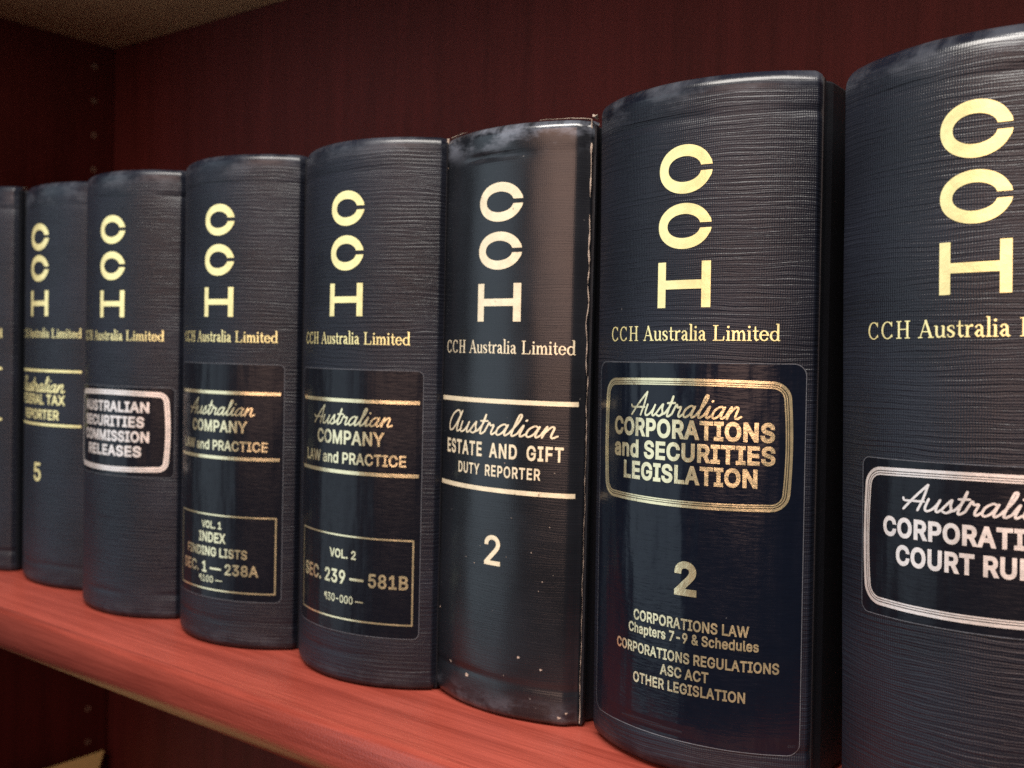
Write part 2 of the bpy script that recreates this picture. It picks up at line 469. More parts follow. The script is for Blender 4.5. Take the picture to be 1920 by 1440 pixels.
# ---- flat drawings (verts 2D, tris) -> wrapped prints
GLYPHS = json.loads(r'''{"A":[480,["39 0 16 0 78 170 140 339 201 509 226 509 251 509 276 509 338 339 401 170 463 0 440 0 418 0 395 0 359 101 323 202 287 302 281 321 273 344 264 372 255 400 245 435 232 478 236 478 241 478 245 478 233 435 222 399 213 371 204 343 196 320 191 302 155 202 120 101 85 0 62 0","197 142 110 142 110 161 110 180 110 199 197 199 283 199 370 199 370 180 370 161 370 142 283 142"]],"B":[456,["122 0 60 0 60 170 60 339 60 509 120 509 181 509 241 509 276 509 306 503 329 491 352 479 369 462 381 442 392 422 398 399 398 374 398 352 394 334 387 320 379 306 369 294 356 286 344 277 330 271 315 267 315 265 315 264 315 262 331 261 347 255 363 245 379 235 392 221 402 203 413 185 418 163 418 136 418 111 412 87 400 67 388 46 370 30 344 18 319 6 287 0 247 0 184 0","125 115 125 57 165 57 205 57 245 57 284 57 313 65 330 80 347 95 355 114 355 137 355 154 351 170 342 184 334 198 321 209 306 218 290 227 271 231 248 231 207 231 166 231 125 231 125 173","125 341 125 285 162 285 200 285 238 285 257 285 273 289 288 296 303 303 315 313 323 326 332 339 336 355 336 372 336 395 328 414 313 429 297 444 273 452 240 452 202 452 163 452 125 452 125 396"]],"C":[510,["293 -7 267 -7 223 -7 184 4 150 25 116 46 89 76 70 115 50 154 40 201 40 254 40 308 50 354 70 393 89 432 116 462 150 484 184 505 223 516 267 516 293 516 317 512 340 504 363 497 384 486 402 471 420 457 436 439 448 418 460 398 468 374 473 348 451 348 430 348 408 348 404 366 398 381 389 395 381 408 370 419 357 428 345 438 331 444 315 449 300 454 284 456 267 456 236 456 208 448 184 432 159 417 139 394 125 364 111 334 103 297 103 254 103 211 111 175 125 145 140 115 159 92 184 76 209 61 236 53 267 53 284 53 300 55 315 60 331 65 345 71 357 81 370 90 381 101 389 114 398 128 404 143 408 160 430 160 451 160 473 160 469 135 460 111 448 91 436 70 421 52 402 38 384 23 363 12 341 5 318 -3"]],"D":[502,["271 0 219 0 178 0 137 0 96 0 96 19 96 38 96 57 136 57 175 57 215 57 256 57 291 65 318 81 345 97 366 119 379 149 392 179 399 214 399 255 399 296 392 331 379 361 366 390 346 412 320 428 293 444 260 452 221 452 178 452 136 452 93 452 93 471 93 490 93 509 137 509 181 509 225 509 275 509 317 499 353 478 388 458 415 429 433 391 452 353 462 308 462 255 462 202 452 157 433 119 414 81 387 51 351 31 314 10","103 509 125 509 125 339 125 170 125 0 103 0 82 0 60 0 60 170 60 339 60 509 82 509"]],"E":[419,["165 0 60 0 60 170 60 339 60 509 164 509 268 509 372 509 372 490 372 471 372 452 290 452 207 452 125 452 125 396 125 341 125 286 202 286 278 286 355 286 355 267 355 248 355 229 278 229 202 229 125 229 125 172 125 114 125 57 208 57 292 57 375 57 375 38 375 19 375 0 270 0"]],"F":[410,["82 0 60 0 60 170 60 339 60 509 163 509 266 509 369 509 369 490 369 471 369 452 288 452 206 452 125 452 125 394 125 336 125 278 198 278 272 278 346 278 346 259 346 240 346 221 272 221 198 221 125 221 125 147 125 74 125 0 103 0"]],"G":[520,["309 -7 269 -7 223 -7 184 4 149 25 115 46 88 77 69 116 50 155 40 201 40 254 40 308 50 354 69 393 88 432 115 462 149 484 183 505 221 516 265 516 292 516 317 512 340 504 364 496 385 484 403 469 422 454 437 437 449 416 461 396 470 373 474 349 452 349 430 349 408 349 403 365 396 380 387 393 379 406 368 417 356 427 344 436 330 444 315 448 300 453 283 456 265 456 235 456 208 448 183 432 159 417 139 394 125 364 111 334 103 297 103 254 103 211 111 175 125 145 140 115 159 92 184 76 209 61 237 53 269 53 297 53 323 59 345 71 367 83 384 101 396 123 409 146 415 172 415 202 421 201 428 200 434 199 384 199 333 199 283 199 283 218 283 237 283 256 348 256 413 256 478 256 478 237 478 219 478 200 478 158 469 122 451 91 433 60 408 36 377 19 345 2"]],"H":[517,["82 0 60 0 60 170 60 339 60 509 82 509 103 509 125 509 125 435 125 362 125 289 214 289 303 289 392 289 392 362 392 435 392 509 414 509 435 509 457 509 457 339 457 170 457 0 435 0 414 0 392 0 392 77 392 155 392 232 303 232 214 232 125 232 125 155 125 77 125 0 103 0"]],"I":[301,["111 0 31 0 31 19 31 38 31 57 60 57 89 57 118 57 118 189 118 320 118 452 89 452 60 452 31 452 31 471 31 490 31 509 111 509 190 509 269 509 269 490 269 471 269 452 240 452 212 452 183 452 183 320 183 189 183 57 212 57 240 57 269 57 269 38 269 19 269 0 190 0"]],"L":[393,["160 0 60 0 60 170 60 339 60 509 82 509 103 509 125 509 125 358 125 208 125 57 203 57 282 57 361 57 361 38 361 19 361 0 261 0"]],"M":[628,["81 0 60 0 60 170 60 339 60 509 91 509 121 509 152 509 193 402 235 294 277 187 280 180 284 170 287 159 291 148 295 136 299 123 303 110 307 97 311 84 315 71 319 59 322 49 317 49 312 49 307 49 310 59 314 70 318 83 322 95 326 108 330 121 334 134 338 147 342 158 346 170 349 179 352 187 394 294 435 402 476 509 507 509 537 509 568 509 568 339 568 170 568 0 547 0 525 0 504 0 504 97 504 194 504 291 504 302 504 314 504 327 505 340 505 354 505 369 505 383 506 398 506 413 506 428 507 443 507 457 509 457 511 457 513 457 508 441 503 426 498 409 492 393 487 378 482 363 477 348 472 334 467 322 463 309 459 299 456 291 418 194 380 97 342 0 323 0 305 0 286 0 248 97 209 194 170 291 167 299 163 309 159 321 155 333 150 346 145 361 140 376 135 391 129 408 124 424 118 441 112 457 114 457 117 457 119 457 119 444 120 431 120 416 120 401 121 387 121 372 121 357 121 342 122 328 122 315 122 302 122 291 122 194 122 97 122 0 101 0"]],"N":[523,["82 0 60 0 60 170 60 339 60 509 85 509 111 509 136 509 205 400 274 291 343 183 349 174 355 164 363 151 370 138 379 123 388 107 396 90 405 73 414 55 411 55 408 54 405 54 403 72 401 90 401 108 400 126 399 142 399 157 399 172 399 185 399 195 399 300 399 404 399 509 420 509 442 509 463 509 463 339 463 170 463 0 438 0 412 0 387 0 325 97 264 193 202 290 194 303 186 316 177 331 169 345 159 362 148 381 137 400 123 424 108 452 111 453 115 453 119 454 120 428 121 405 122 384 123 362 124 344 124 328 125 312 125 300 125 291 125 194 125 97 125 0 103 0"]],"O":[533,["311 -7 267 -7 223 -7 184 4 150 25 116 46 90 76 70 115 50 154 40 201 40 254 40 308 50 354 70 393 90 432 116 462 150 484 184 505 223 516 267 516 311 516 350 505 384 484 418 462 444 432 464 393 483 354 493 308 493 254 493 201 483 154 464 115 444 76 418 46 384 25 350 4","236 53 267 53 297 53 325 61 349 76 374 91 394 114 408 144 423 174 430 211 430 254 430 298 423 335 408 365 394 395 374 417 349 433 325 448 297 456 267 456 236 456 209 448 184 433 159 417 140 394 125 364 111 334 103 297 103 254 103 211 111 174 125 144 140 114 159 92 184 76 209 61"]],"P":[445,["82 0 60 0 60 170 60 339 60 509 118 509 177 509 235 509 274 509 307 502 332 487 358 473 377 454 390 430 402 405 409 378 409 348 409 317 402 290 390 265 377 241 358 222 332 207 307 193 274 186 235 186 193 186 151 186 109 186 109 205 109 224 109 242 150 242 191 242 233 242 259 242 281 247 297 256 313 265 325 278 333 294 341 310 344 328 344 348 344 368 341 386 333 402 325 417 313 430 297 439 280 448 259 452 232 452 196 452 160 452 125 452 125 301 125 151 125 0 103 0"]],"R":[449,["82 0 60 0 60 170 60 339 60 509 119 509 177 509 236 509 275 509 307 502 333 489 359 475 378 457 390 433 403 410 409 382 409 352 409 321 403 295 390 271 378 248 359 230 333 217 307 204 275 198 236 198 189 198 143 198 96 198 96 217 96 236 96 255 142 255 188 255 234 255 260 255 281 259 298 267 314 275 326 286 334 300 341 315 345 332 345 352 345 372 341 390 334 405 326 420 314 431 298 440 281 448 259 452 233 452 197 452 161 452 125 452 125 301 125 151 125 0 103 0","378 0 353 0 312 76 271 153 230 229 254 229 279 229 303 229 344 153 386 76 428 0 403 0"]],"S":[447,["263 -9 224 -9 187 -9 155 -3 128 9 100 21 79 38 64 60 49 82 40 107 38 137 60 137 82 137 104 137 106 117 112 101 123 88 134 75 149 65 166 59 184 52 203 49 224 49 247 49 268 53 286 60 304 68 319 78 329 92 340 105 346 121 346 139 346 155 341 169 332 179 323 189 311 198 296 205 281 211 264 217 245 222 224 228 204 234 184 239 142 251 109 268 86 289 63 311 52 339 52 372 52 401 60 426 75 448 90 469 111 486 138 498 164 510 194 516 227 516 261 516 290 510 316 498 342 486 362 469 377 449 392 428 400 404 401 378 380 378 358 378 337 378 335 403 323 423 302 437 281 451 256 459 225 459 203 459 184 455 167 448 151 441 138 431 129 418 120 406 115 391 115 376 115 358 120 344 131 334 142 323 154 314 169 308 184 302 199 297 212 293 230 289 247 284 264 279 279 275 295 270 312 264 328 257 344 248 359 238 373 227 385 214 395 198 404 181 408 162 408 139 408 111 401 86 386 64 372 41 351 24 323 11 296 -2"]],"T":[449,["85 452 32 452 32 471 32 490 32 509 160 509 288 509 417 509 417 490 417 471 417 452 363 452 310 452 257 452 257 301 257 151 257 0 235 0 214 0 193 0 193 151 193 301 193 452 139 452"]],"U":[517,["299 -8 259 -8 219 -8 184 0 154 15 124 31 101 53 85 80 68 107 60 138 60 173 60 285 60 397 60 509 81 509 103 509 124 509 124 399 124 288 124 178 124 154 130 132 141 113 152 94 167 79 187 68 207 57 231 52 259 52 287 52 311 57 331 68 351 79 366 94 377 113 387 132 393 154 393 178 393 288 393 399 393 509 414 509 436 509 457 509 457 397 457 285 457 173 457 138 449 107 433 80 416 53 393 31 363 15 334 0"]],"V":[480,["229 0 204 0 141 170 79 339 16 509 39 509 62 509 84 509 120 408 156 307 192 206 198 189 206 166 215 137 224 109 235 73 248 31 243 31 239 31 235 31 247 74 258 110 267 138 276 166 284 189 290 206 325 307 360 408 395 509 417 509 440 509 463 509 401 339 340 170 278 0 253 0"]],"W":[686,["180 0 155 0 109 170 63 339 16 509 38 509 60 509 82 509 109 404 136 300 163 196 168 179 172 163 175 145 179 128 183 111 187 94 190 76 194 58 197 40 194 40 192 40 189 40 193 58 196 76 200 94 203 111 207 128 211 145 215 163 220 179 224 196 251 300 279 404 306 509 331 509 355 509 380 509 407 404 434 300 462 196 466 179 470 163 474 145 478 128 482 111 486 94 490 76 494 58 497 40 494 40 491 40 488 40 492 58 495 76 499 94 502 111 506 128 510 145 515 163 519 179 523 196 550 300 576 404 603 509 625 509 647 509 670 509 623 339 577 170 530 0 505 0 480 0 455 0 426 108 397 215 368 323 362 344 357 367 351 391 346 416 341 444 336 475 341 475 345 475 350 475 345 445 340 419 335 395 330 371 324 347 318 323 289 215 260 108 230 0 205 0"]],"X":[474,["43 0 18 0 84 95 151 190 217 284 217 268 217 252 217 236 155 327 92 418 29 509 54 509 79 509 104 509 129 473 153 437 178 400 188 385 197 372 204 361 211 350 217 340 223 329 229 318 236 306 243 292 240 292 236 292 232 292 239 306 246 318 252 329 258 339 264 350 272 361 279 372 288 385 298 400 323 437 348 473 374 509 398 509 422 509 446 509 384 419 321 329 259 239 259 255 259 271 259 287 324 191 390 96 456 0 431 0 406 0 382 0 352 43 322 86 292 129 283 143 275 155 268 165 262 175 256 185 250 195 244 206 238 217 230 231 235 231 240 231 244 231 238 218 231 207 225 196 219 186 213 176 206 166 199 155 191 143 182 129 152 86 122 43 91 0 67 0"]],"Y":[472,["225 0 203 0 203 69 203 139 203 208 141 308 79 409 16 509 41 509 66 509 91 509 125 454 159 399 192 344 203 326 213 309 222 292 231 275 240 255 250 230 241 230 232 230 224 230 233 255 242 276 251 293 260 310 270 327 280 344 314 399 347 454 381 509 406 509 430 509 455 509 393 409 330 308 268 208 268 139 268 69 268 0 247 0"]],"a":[389,["182 -9 160 -9 136 -9 114 -4 94 5 75 14 59 27 48 45 36 62 30 83 30 108 30 130 35 147 43 161 52 175 63 185 78 193 92 201 108 207 125 211 143 215 160 218 178 220 201 223 219 225 234 227 248 228 258 231 265 235 272 239 276 245 276 255 276 255 276 256 276 257 276 272 273 286 267 297 261 308 252 316 240 322 228 328 213 331 196 331 178 331 162 328 149 322 136 317 126 309 118 301 110 292 104 283 100 274 80 280 61 285 41 291 50 314 62 332 79 346 95 360 113 369 133 375 153 381 173 384 194 384 208 384 223 383 239 379 255 376 271 370 286 360 301 351 313 338 322 320 332 303 337 280 337 251 337 168 337 84 337 0 317 0 297 0 277 0 277 17 277 35 277 52 275 52 274 52 272 52 268 43 261 34 252 25 243 15 230 7 215 1 200 -5","155 45 170 45 193 45 212 50 228 59 243 68 255 79 263 93 271 107 276 122 276 138 276 155 276 173 276 190 273 187 268 184 259 182 251 180 242 178 231 176 221 174 210 172 200 171 190 170 182 169 175 168 161 166 147 163 134 159 121 154 111 148 103 139 96 131 92 119 92 105 92 92 95 81 102 72 109 63 118 57 130 52 142 48"]],"d":[424,["219 -8 195 -8 164 -8 136 0 111 16 87 32 68 55 55 84 41 114 34 149 34 189 34 229 41 263 55 293 69 322 88 345 112 361 136 376 164 384 196 384 219 384 238 381 253 373 268 365 279 356 287 346 296 336 302 327 306 319 308 319 309 319 311 319 311 382 311 446 311 509 331 509 351 509 372 509 372 339 372 170 372 0 352 0 332 0 313 0 313 20 313 39 313 59 311 59 309 59 307 59 302 51 295 42 287 31 278 21 267 12 252 4 238 -4","181 47 205 47 227 47 247 53 263 65 279 77 291 94 299 115 308 136 312 161 312 189 312 217 308 242 300 263 292 284 279 300 263 312 247 324 228 330 205 330 181 330 161 324 145 311 129 299 116 282 108 261 100 240 96 216 96 189 96 162 100 138 109 117 117 95 129 78 145 66 161 53"]],"n":[410,["114 249 114 227 114 151 114 76 114 0 93 0 73 0 53 0 53 126 53 253 53 379 72 379 92 379 112 379 112 349 112 318 112 287 109 287 106 287 102 287 114 322 131 347 152 362 174 377 199 384 227 384 253 384 276 379 295 369 314 358 330 342 341 321 352 299 357 273 357 240 357 160 357 80 357 0 337 0 316 0 296 0 296 78 296 157 296 235 296 265 288 288 273 304 258 321 237 329 210 329 192 329 175 325 161 317 146 309 135 298 126 283 118 267"]],"h":[410,["114 249 114 227 114 151 114 76 114 0 93 0 73 0 53 0 53 170 53 339 53 509 73 509 93 509 114 509 114 435 114 361 114 287 110 287 106 287 102 287 114 322 131 347 152 362 174 377 199 384 227 384 253 384 276 379 295 369 315 358 330 342 341 321 352 299 357 273 357 240 357 160 357 80 357 0 337 0 316 0 296 0 296 78 296 157 296 235 296 265 288 288 273 304 258 321 237 329 210 329 192 329 175 325 161 317 146 309 135 298 126 283 118 267"]],"p":[424,["73 -143 53 -143 53 31 53 205 53 379 72 379 92 379 112 379 112 359 112 339 112 319 114 319 116 319 118 319 123 327 129 336 137 346 145 356 157 365 171 373 186 381 205 384 229 384 261 384 289 376 313 361 337 345 356 322 370 293 383 263 390 229 390 189 390 149 383 114 370 84 356 55 337 32 313 16 289 0 261 -8 229 -8 206 -8 187 -4 173 4 158 12 146 21 138 31 130 42 123 51 118 59 117 59 115 59 114 59 114 -8 114 -76 114 -143 93 -143","197 47 220 47 244 47 263 53 279 66 295 78 308 95 316 117 324 138 328 162 328 189 328 216 324 240 316 261 308 282 296 299 280 311 264 324 244 330 220 330 197 330 177 324 161 312 145 300 133 284 125 263 117 242 113 217 113 189 113 161 117 136 125 115 133 94 146 77 162 65 178 53"]],"t":[227,["138 379 204 379 204 362 204 344 204 327 138 327 72 327 6 327 6 344 6 362 6 379 72 379","65 345 65 471 85 471 106 471 126 471 126 347 126 222 126 98 126 81 129 69 136 61 143 54 154 50 170 50 174 50 179 50 185 51 191 52 197 53 202 54 206 36 209 19 213 2 207 0 200 -2 192 -3 184 -4 176 -4 168 -4 136 -4 110 4 92 21 74 38 65 62 65 93 65 219"]],"e":[404,["238 -8 212 -8 175 -8 143 0 117 16 90 33 70 56 56 85 41 114 34 148 34 187 34 226 41 260 55 290 69 319 89 343 115 359 141 376 171 384 205 384 226 384 246 381 266 374 285 367 303 356 319 341 335 326 348 306 357 282 366 258 371 228 371 194 371 186 371 178 371 169 272 169 174 169 75 169 75 187 75 204 75 221 163 221 250 221 338 221 329 215 319 208 310 202 310 227 306 249 298 269 290 288 278 303 263 314 247 325 228 330 205 330 182 330 163 325 146 313 130 302 118 288 109 270 100 251 96 232 96 211 96 200 96 189 96 178 96 150 101 126 110 106 120 87 134 72 151 61 168 51 189 46 212 46 228 46 241 48 254 53 266 57 277 64 285 73 294 82 301 93 306 105 325 101 345 96 365 91 359 71 349 54 335 39 321 24 303 13 283 4 262 -4"]],"r":[259,["73 0 53 0 53 126 53 253 53 379 72 379 92 379 112 379 112 360 112 340 112 321 113 321 114 321 115 321 122 340 135 355 152 367 170 379 190 385 213 385 218 385 223 385 229 384 235 384 240 384 243 384 243 363 243 343 243 322 242 323 237 323 230 324 223 325 215 326 207 326 189 326 173 322 159 315 145 307 134 297 126 284 118 270 114 255 114 237 114 158 114 79 114 0 93 0"]],"s":[365,["211 -8 182 -8 156 -8 133 -4 112 3 92 11 75 23 62 38 49 53 40 72 36 94 55 98 74 102 94 107 99 86 109 70 124 60 139 50 158 45 181 45 208 45 229 51 244 62 260 74 268 87 268 103 268 116 263 127 254 136 245 144 231 151 212 155 191 160 170 165 149 170 115 178 89 191 72 208 55 225 47 247 47 274 47 296 53 315 65 332 77 348 94 361 115 370 136 380 160 384 187 384 213 384 235 380 254 372 272 365 287 353 299 339 310 325 319 309 324 290 305 286 287 281 268 277 263 292 255 304 243 316 230 327 212 333 187 333 165 333 146 327 131 317 116 306 109 293 109 277 109 263 114 252 124 243 134 235 150 228 172 223 191 218 210 214 229 209 264 201 290 188 306 171 323 154 331 133 331 107 331 84 325 64 312 47 300 30 282 16 260 6 237 -3"]],"c":[396,["226 -8 207 -8 173 -8 143 0 117 16 91 33 71 56 56 85 41 114 34 149 34 187 34 227 41 262 56 291 71 321 91 343 117 360 143 376 173 384 207 384 226 384 243 382 260 377 276 372 292 365 305 356 319 347 330 335 340 322 350 309 357 294 362 277 342 272 322 267 303 262 300 272 296 281 290 289 285 297 278 305 270 311 262 317 253 322 242 325 232 328 220 330 207 330 182 330 161 323 145 310 129 297 116 280 108 258 100 237 96 213 96 187 96 162 100 139 108 117 116 96 129 79 145 66 161 53 182 46 207 46 220 46 232 48 243 52 253 55 263 60 271 66 279 72 286 80 292 89 297 97 301 107 304 117 324 112 343 107 363 102 358 85 351 70 341 56 332 43 320 31 306 21 293 12 277 4 261 -1 244 -6"]],"u":[410,["211 -5 182 -5 157 -5 134 0 115 11 95 21 80 37 69 59 58 80 53 107 53 139 53 219 53 299 53 379 73 379 93 379 114 379 114 301 114 222 114 144 114 114 121 91 137 75 152 58 173 50 200 50 218 50 235 54 249 62 264 70 275 81 283 97 292 112 296 131 296 153 296 228 296 304 296 379 316 379 337 379 357 379 357 253 357 126 357 0 337 0 318 0 298 0 298 31 298 61 298 92 301 92 304 92 307 92 295 57 279 32 257 17 235 2"]],"i":[167,["73 0 53 0 53 126 53 253 53 379 73 379 93 379 114 379 114 253 114 126 114 0 93 0","95 443 84 443 72 443 62 447 54 455 45 462 41 472 41 483 41 494 45 504 54 512 62 520 72 524 84 524 95 524 106 520 114 512 122 504 126 494 126 483 126 472 122 462 114 455 106 447"]],"l":[189,["147 -2 139 -2 110 -2 88 5 74 20 60 35 53 57 53 84 53 226 53 367 53 509 73 509 93 509 114 509 114 372 114 235 114 99 114 81 116 69 120 62 125 55 133 52 146 52 152 52 157 52 160 53 164 53 167 54 170 54 173 37 177 20 181 3 175 1 169 0 162 -1 154 -2"]],"0":[453,["264 -7 227 -7 189 -7 157 3 130 24 103 45 83 74 69 113 55 152 48 199 48 254 48 309 55 356 69 395 83 434 104 464 130 484 157 505 189 516 227 516 264 516 296 505 323 484 350 464 370 434 384 395 398 356 405 309 405 254 405 199 398 152 384 113 370 74 350 45 323 24 297 3","202 50 227 50 252 50 273 58 290 74 308 90 321 113 330 144 339 174 344 211 344 254 344 297 339 334 330 365 321 395 308 419 290 435 273 451 252 460 227 460 202 460 180 451 163 435 146 419 132 395 123 365 114 334 109 297 109 254 109 211 114 174 123 144 132 113 146 90 163 74 180 58"]],"1":[453,["181 0 76 0 76 18 76 36 76 55 181 55 286 55 391 55 391 36 391 18 391 0 286 0","250 509 276 509 276 339 276 170 276 0 255 0 234 0 212 0 212 149 212 299 212 448 211 448 210 448 209 448 168 418 127 388 86 358 86 381 86 404 86 427 123 454 161 481 198 509 224 509"]],"2":[453,["172 0 64 0 64 16 64 32 64 47 121 108 177 168 234 229 254 249 270 267 282 282 295 298 304 313 311 327 317 341 320 356 320 371 320 390 316 405 308 419 299 432 288 442 273 449 259 456 242 460 224 460 204 460 187 456 172 447 158 439 147 428 139 413 131 399 127 382 127 362 107 362 86 362 66 362 66 392 72 419 86 442 100 465 119 483 143 496 167 509 194 516 225 516 255 516 282 509 306 497 329 484 348 467 361 445 374 424 381 399 381 372 381 354 378 335 371 318 364 300 353 280 336 259 319 237 296 211 267 180 229 140 191 100 153 60 153 59 153 58 153 57 231 57 310 57 389 57 389 38 389 19 389 0 281 0"]],"3":[453,["252 -7 218 -7 187 -7 158 -1 133 10 107 21 86 37 70 57 54 78 46 103 44 132 66 132 87 132 109 132 111 114 117 99 126 87 136 75 149 65 165 59 181 53 199 50 219 50 239 50 258 53 275 61 292 68 305 79 315 93 324 107 329 124 329 145 329 163 325 181 316 196 307 212 293 224 275 234 256 243 231 248 201 248 186 248 172 248 157 248 157 265 157 282 157 299 200 349 244 399 288 448 288 450 288 451 288 452 215 452 142 452 70 452 70 471 70 490 70 509 171 509 272 509 372 509 372 493 372 477 372 461 319 400 265 339 211 278 211 282 211 285 211 289 249 293 281 288 308 276 335 263 356 246 371 222 386 199 393 173 393 145 393 115 385 89 370 66 355 43 335 25 309 12 282 0"]],"4":[453,["164 105 40 105 40 123 40 141 40 158 109 275 178 392 247 509 268 509 289 509 311 509 243 394 176 280 109 166 109 165 109 164 109 163 210 163 312 163 413 163 413 144 413 125 413 105 289 105","302 0 282 0 282 40 282 81 282 121 282 130 282 138 282 146 282 203 282 260 282 318 302 318 322 318 343 318 343 212 343 106 343 0 322 0"]],"5":[453,["254 -7 221 -7 191 -7 164 -1 140 11 116 23 97 39 83 60 69 81 61 104 60 130 81 130 101 130 122 130 124 115 129 101 138 89 147 77 159 67 173 60 188 53 204 50 221 50 242 50 260 55 276 64 292 74 305 87 314 104 323 121 328 141 328 162 328 184 323 204 314 221 304 238 291 252 275 262 258 272 239 277 218 277 201 277 184 274 167 268 151 263 138 255 128 246 108 248 88 250 67 253 77 338 86 423 96 509 186 509 276 509 366 509 366 490 366 471 366 452 294 452 222 452 151 452 145 402 139 352 134 301 135 301 135 301 136 301 147 311 161 319 178 325 194 331 211 334 229 334 253 334 274 329 294 321 313 313 331 301 345 285 359 270 371 252 379 231 387 210 391 188 391 163 391 130 384 101 369 76 354 50 334 30 309 15 283 1"]],"6":[453,["258 -7 226 -7 195 -7 167 0 142 15 118 29 98 49 84 74 71 100 64 129 64 162 64 186 69 212 80 239 91 266 110 300 137 340 176 396 214 453 252 509 276 509 299 509 322 509 265 426 208 344 151 261 149 261 147 261 145 261 150 271 157 280 165 288 174 296 184 302 196 307 207 312 221 314 235 314 266 314 293 308 316 295 339 282 357 263 370 240 382 216 389 189 389 157 389 125 382 97 368 73 354 48 334 28 310 14 286 0","207 48 226 48 246 48 264 53 279 63 294 72 306 85 314 101 323 118 327 136 327 157 327 178 323 197 314 213 306 230 294 242 279 251 264 261 246 265 226 265 207 265 189 261 174 252 159 243 147 230 138 214 129 198 125 179 125 158 125 137 129 118 138 102 147 85 159 72 174 63 189 53"]],"7":[453,["120 0 97 0 172 149 248 299 323 448 323 450 323 451 323 452 236 452 149 452 62 452 62 471 62 490 62 509 172 509 281 509 391 509 391 489 391 469 391 449 315 299 240 150 165 0 142 0"]],"8":[453,["260 -7 226 -7 192 -7 162 -1 136 11 109 24 89 40 74 62 59 83 52 108 52 135 52 157 56 177 65 195 74 213 86 229 101 241 116 253 133 261 153 265 153 265 153 266 153 267 128 273 108 287 93 308 78 329 70 353 70 380 70 406 77 429 90 450 104 470 122 486 146 498 169 510 196 516 226 516 256 516 283 510 306 498 329 486 348 470 361 450 375 429 382 406 382 380 382 353 374 329 359 308 344 287 325 273 300 267 300 266 300 265 300 265 319 261 336 253 351 241 366 229 378 213 387 195 396 177 401 157 401 135 401 108 393 83 378 62 364 40 343 24 317 11 291 -1","204 49 226 49 249 49 268 53 285 60 301 68 314 78 323 91 332 105 337 121 337 139 337 158 332 174 322 189 313 203 300 214 283 223 266 231 247 235 226 235 205 235 186 231 169 223 152 214 139 203 130 189 120 174 115 158 115 139 115 121 120 105 129 91 138 78 151 68 167 60 184 53","208 290 226 290 244 290 260 293 274 300 288 307 299 318 307 330 315 343 319 358 319 376 319 393 315 407 308 420 300 433 289 443 275 449 261 456 245 460 226 460 208 460 191 456 177 449 163 443 152 433 145 420 137 407 133 393 133 376 133 358 137 343 145 330 152 318 163 307 178 300 192 293"]],"9":[453,["195 516 226 516 258 516 286 508 310 494 335 480 354 460 368 434 382 409 389 380 389 347 389 323 383 297 373 270 362 243 343 209 315 168 277 112 239 56 200 0 177 0 154 0 130 0 187 83 244 165 301 248 303 248 305 248 307 248 303 238 296 229 287 221 279 213 269 207 257 202 245 197 232 195 218 195 187 195 160 201 137 214 114 227 96 245 83 269 70 292 64 320 64 352 64 384 71 412 85 436 99 461 118 480 143 494 167 508","246 460 226 460 207 460 189 456 174 446 159 437 147 424 138 407 130 391 125 372 125 352 125 330 130 312 138 295 147 279 159 266 174 257 189 248 207 243 226 243 246 243 263 248 279 257 294 266 306 279 314 295 323 311 327 330 327 350 327 372 323 391 314 407 306 424 294 437 279 446 264 456"]],"&":[448,["221 -7 197 -7 163 -7 135 -1 110 12 86 24 67 41 54 62 41 83 34 107 34 133 34 155 39 174 47 189 56 205 69 220 85 235 101 249 119 263 140 279 166 298 191 316 216 335 223 340 230 346 237 352 244 359 250 366 255 375 259 384 262 394 262 405 262 421 256 434 245 445 235 456 220 461 201 461 189 461 178 458 168 453 158 448 151 441 145 431 140 422 137 411 137 399 137 386 140 374 145 363 151 352 159 340 169 327 179 315 190 300 204 284 282 189 360 95 438 0 413 0 389 0 364 0 300 77 236 154 171 231 152 255 135 275 121 293 107 310 95 327 87 344 79 361 75 379 75 398 75 421 81 441 91 458 101 475 116 489 134 499 153 509 175 513 200 513 225 513 247 509 266 499 284 489 298 476 308 459 319 443 324 424 324 404 324 389 321 375 315 362 309 348 302 336 291 325 281 314 269 303 256 293 222 268 188 243 154 217 133 202 119 188 110 174 101 161 97 147 97 131 97 115 101 100 109 87 117 75 129 65 143 57 158 50 174 46 193 46 213 46 233 51 251 59 270 68 286 80 301 95 316 111 328 130 336 151 345 173 349 197 349 224 368 224 388 224 408 224 408 192 404 165 397 144 389 122 381 105 371 92 361 79 352 69 345 62 341 57 337 52 333 47 316 29 296 16 271 7 246 -2"]],"-":[453,["263 244 337 244 337 226 337 207 337 188 263 188 188 188 114 188 114 207 114 226 114 244 188 244"]],"—":[699,["466 244 699 244 699 226 699 207 699 188 466 188 233 188 0 188 0 207 0 226 0 244 233 244"]],".":[188,["108 -4 95 -4 83 -4 72 0 63 9 54 18 50 28 50 41 50 54 54 65 63 73 72 82 83 87 95 87 108 87 119 82 128 73 137 65 141 54 141 41 141 28 137 18 128 9 119 0"]],"¶":[418,["355 471 355 452 314 452 273 452 233 452 233 364 233 276 233 188 223 188 214 188 204 188 168 188 137 195 112 209 87 223 68 242 55 266 42 291 36 318 36 349 36 379 42 407 55 431 68 455 87 474 112 488 137 502 168 509 204 509 254 509 305 509 355 509 355 490","315 0 294 0 294 170 294 339 294 509 315 509 337 509 358 509 358 339 358 170 358 0 337 0"]]}''')
_cache = {}
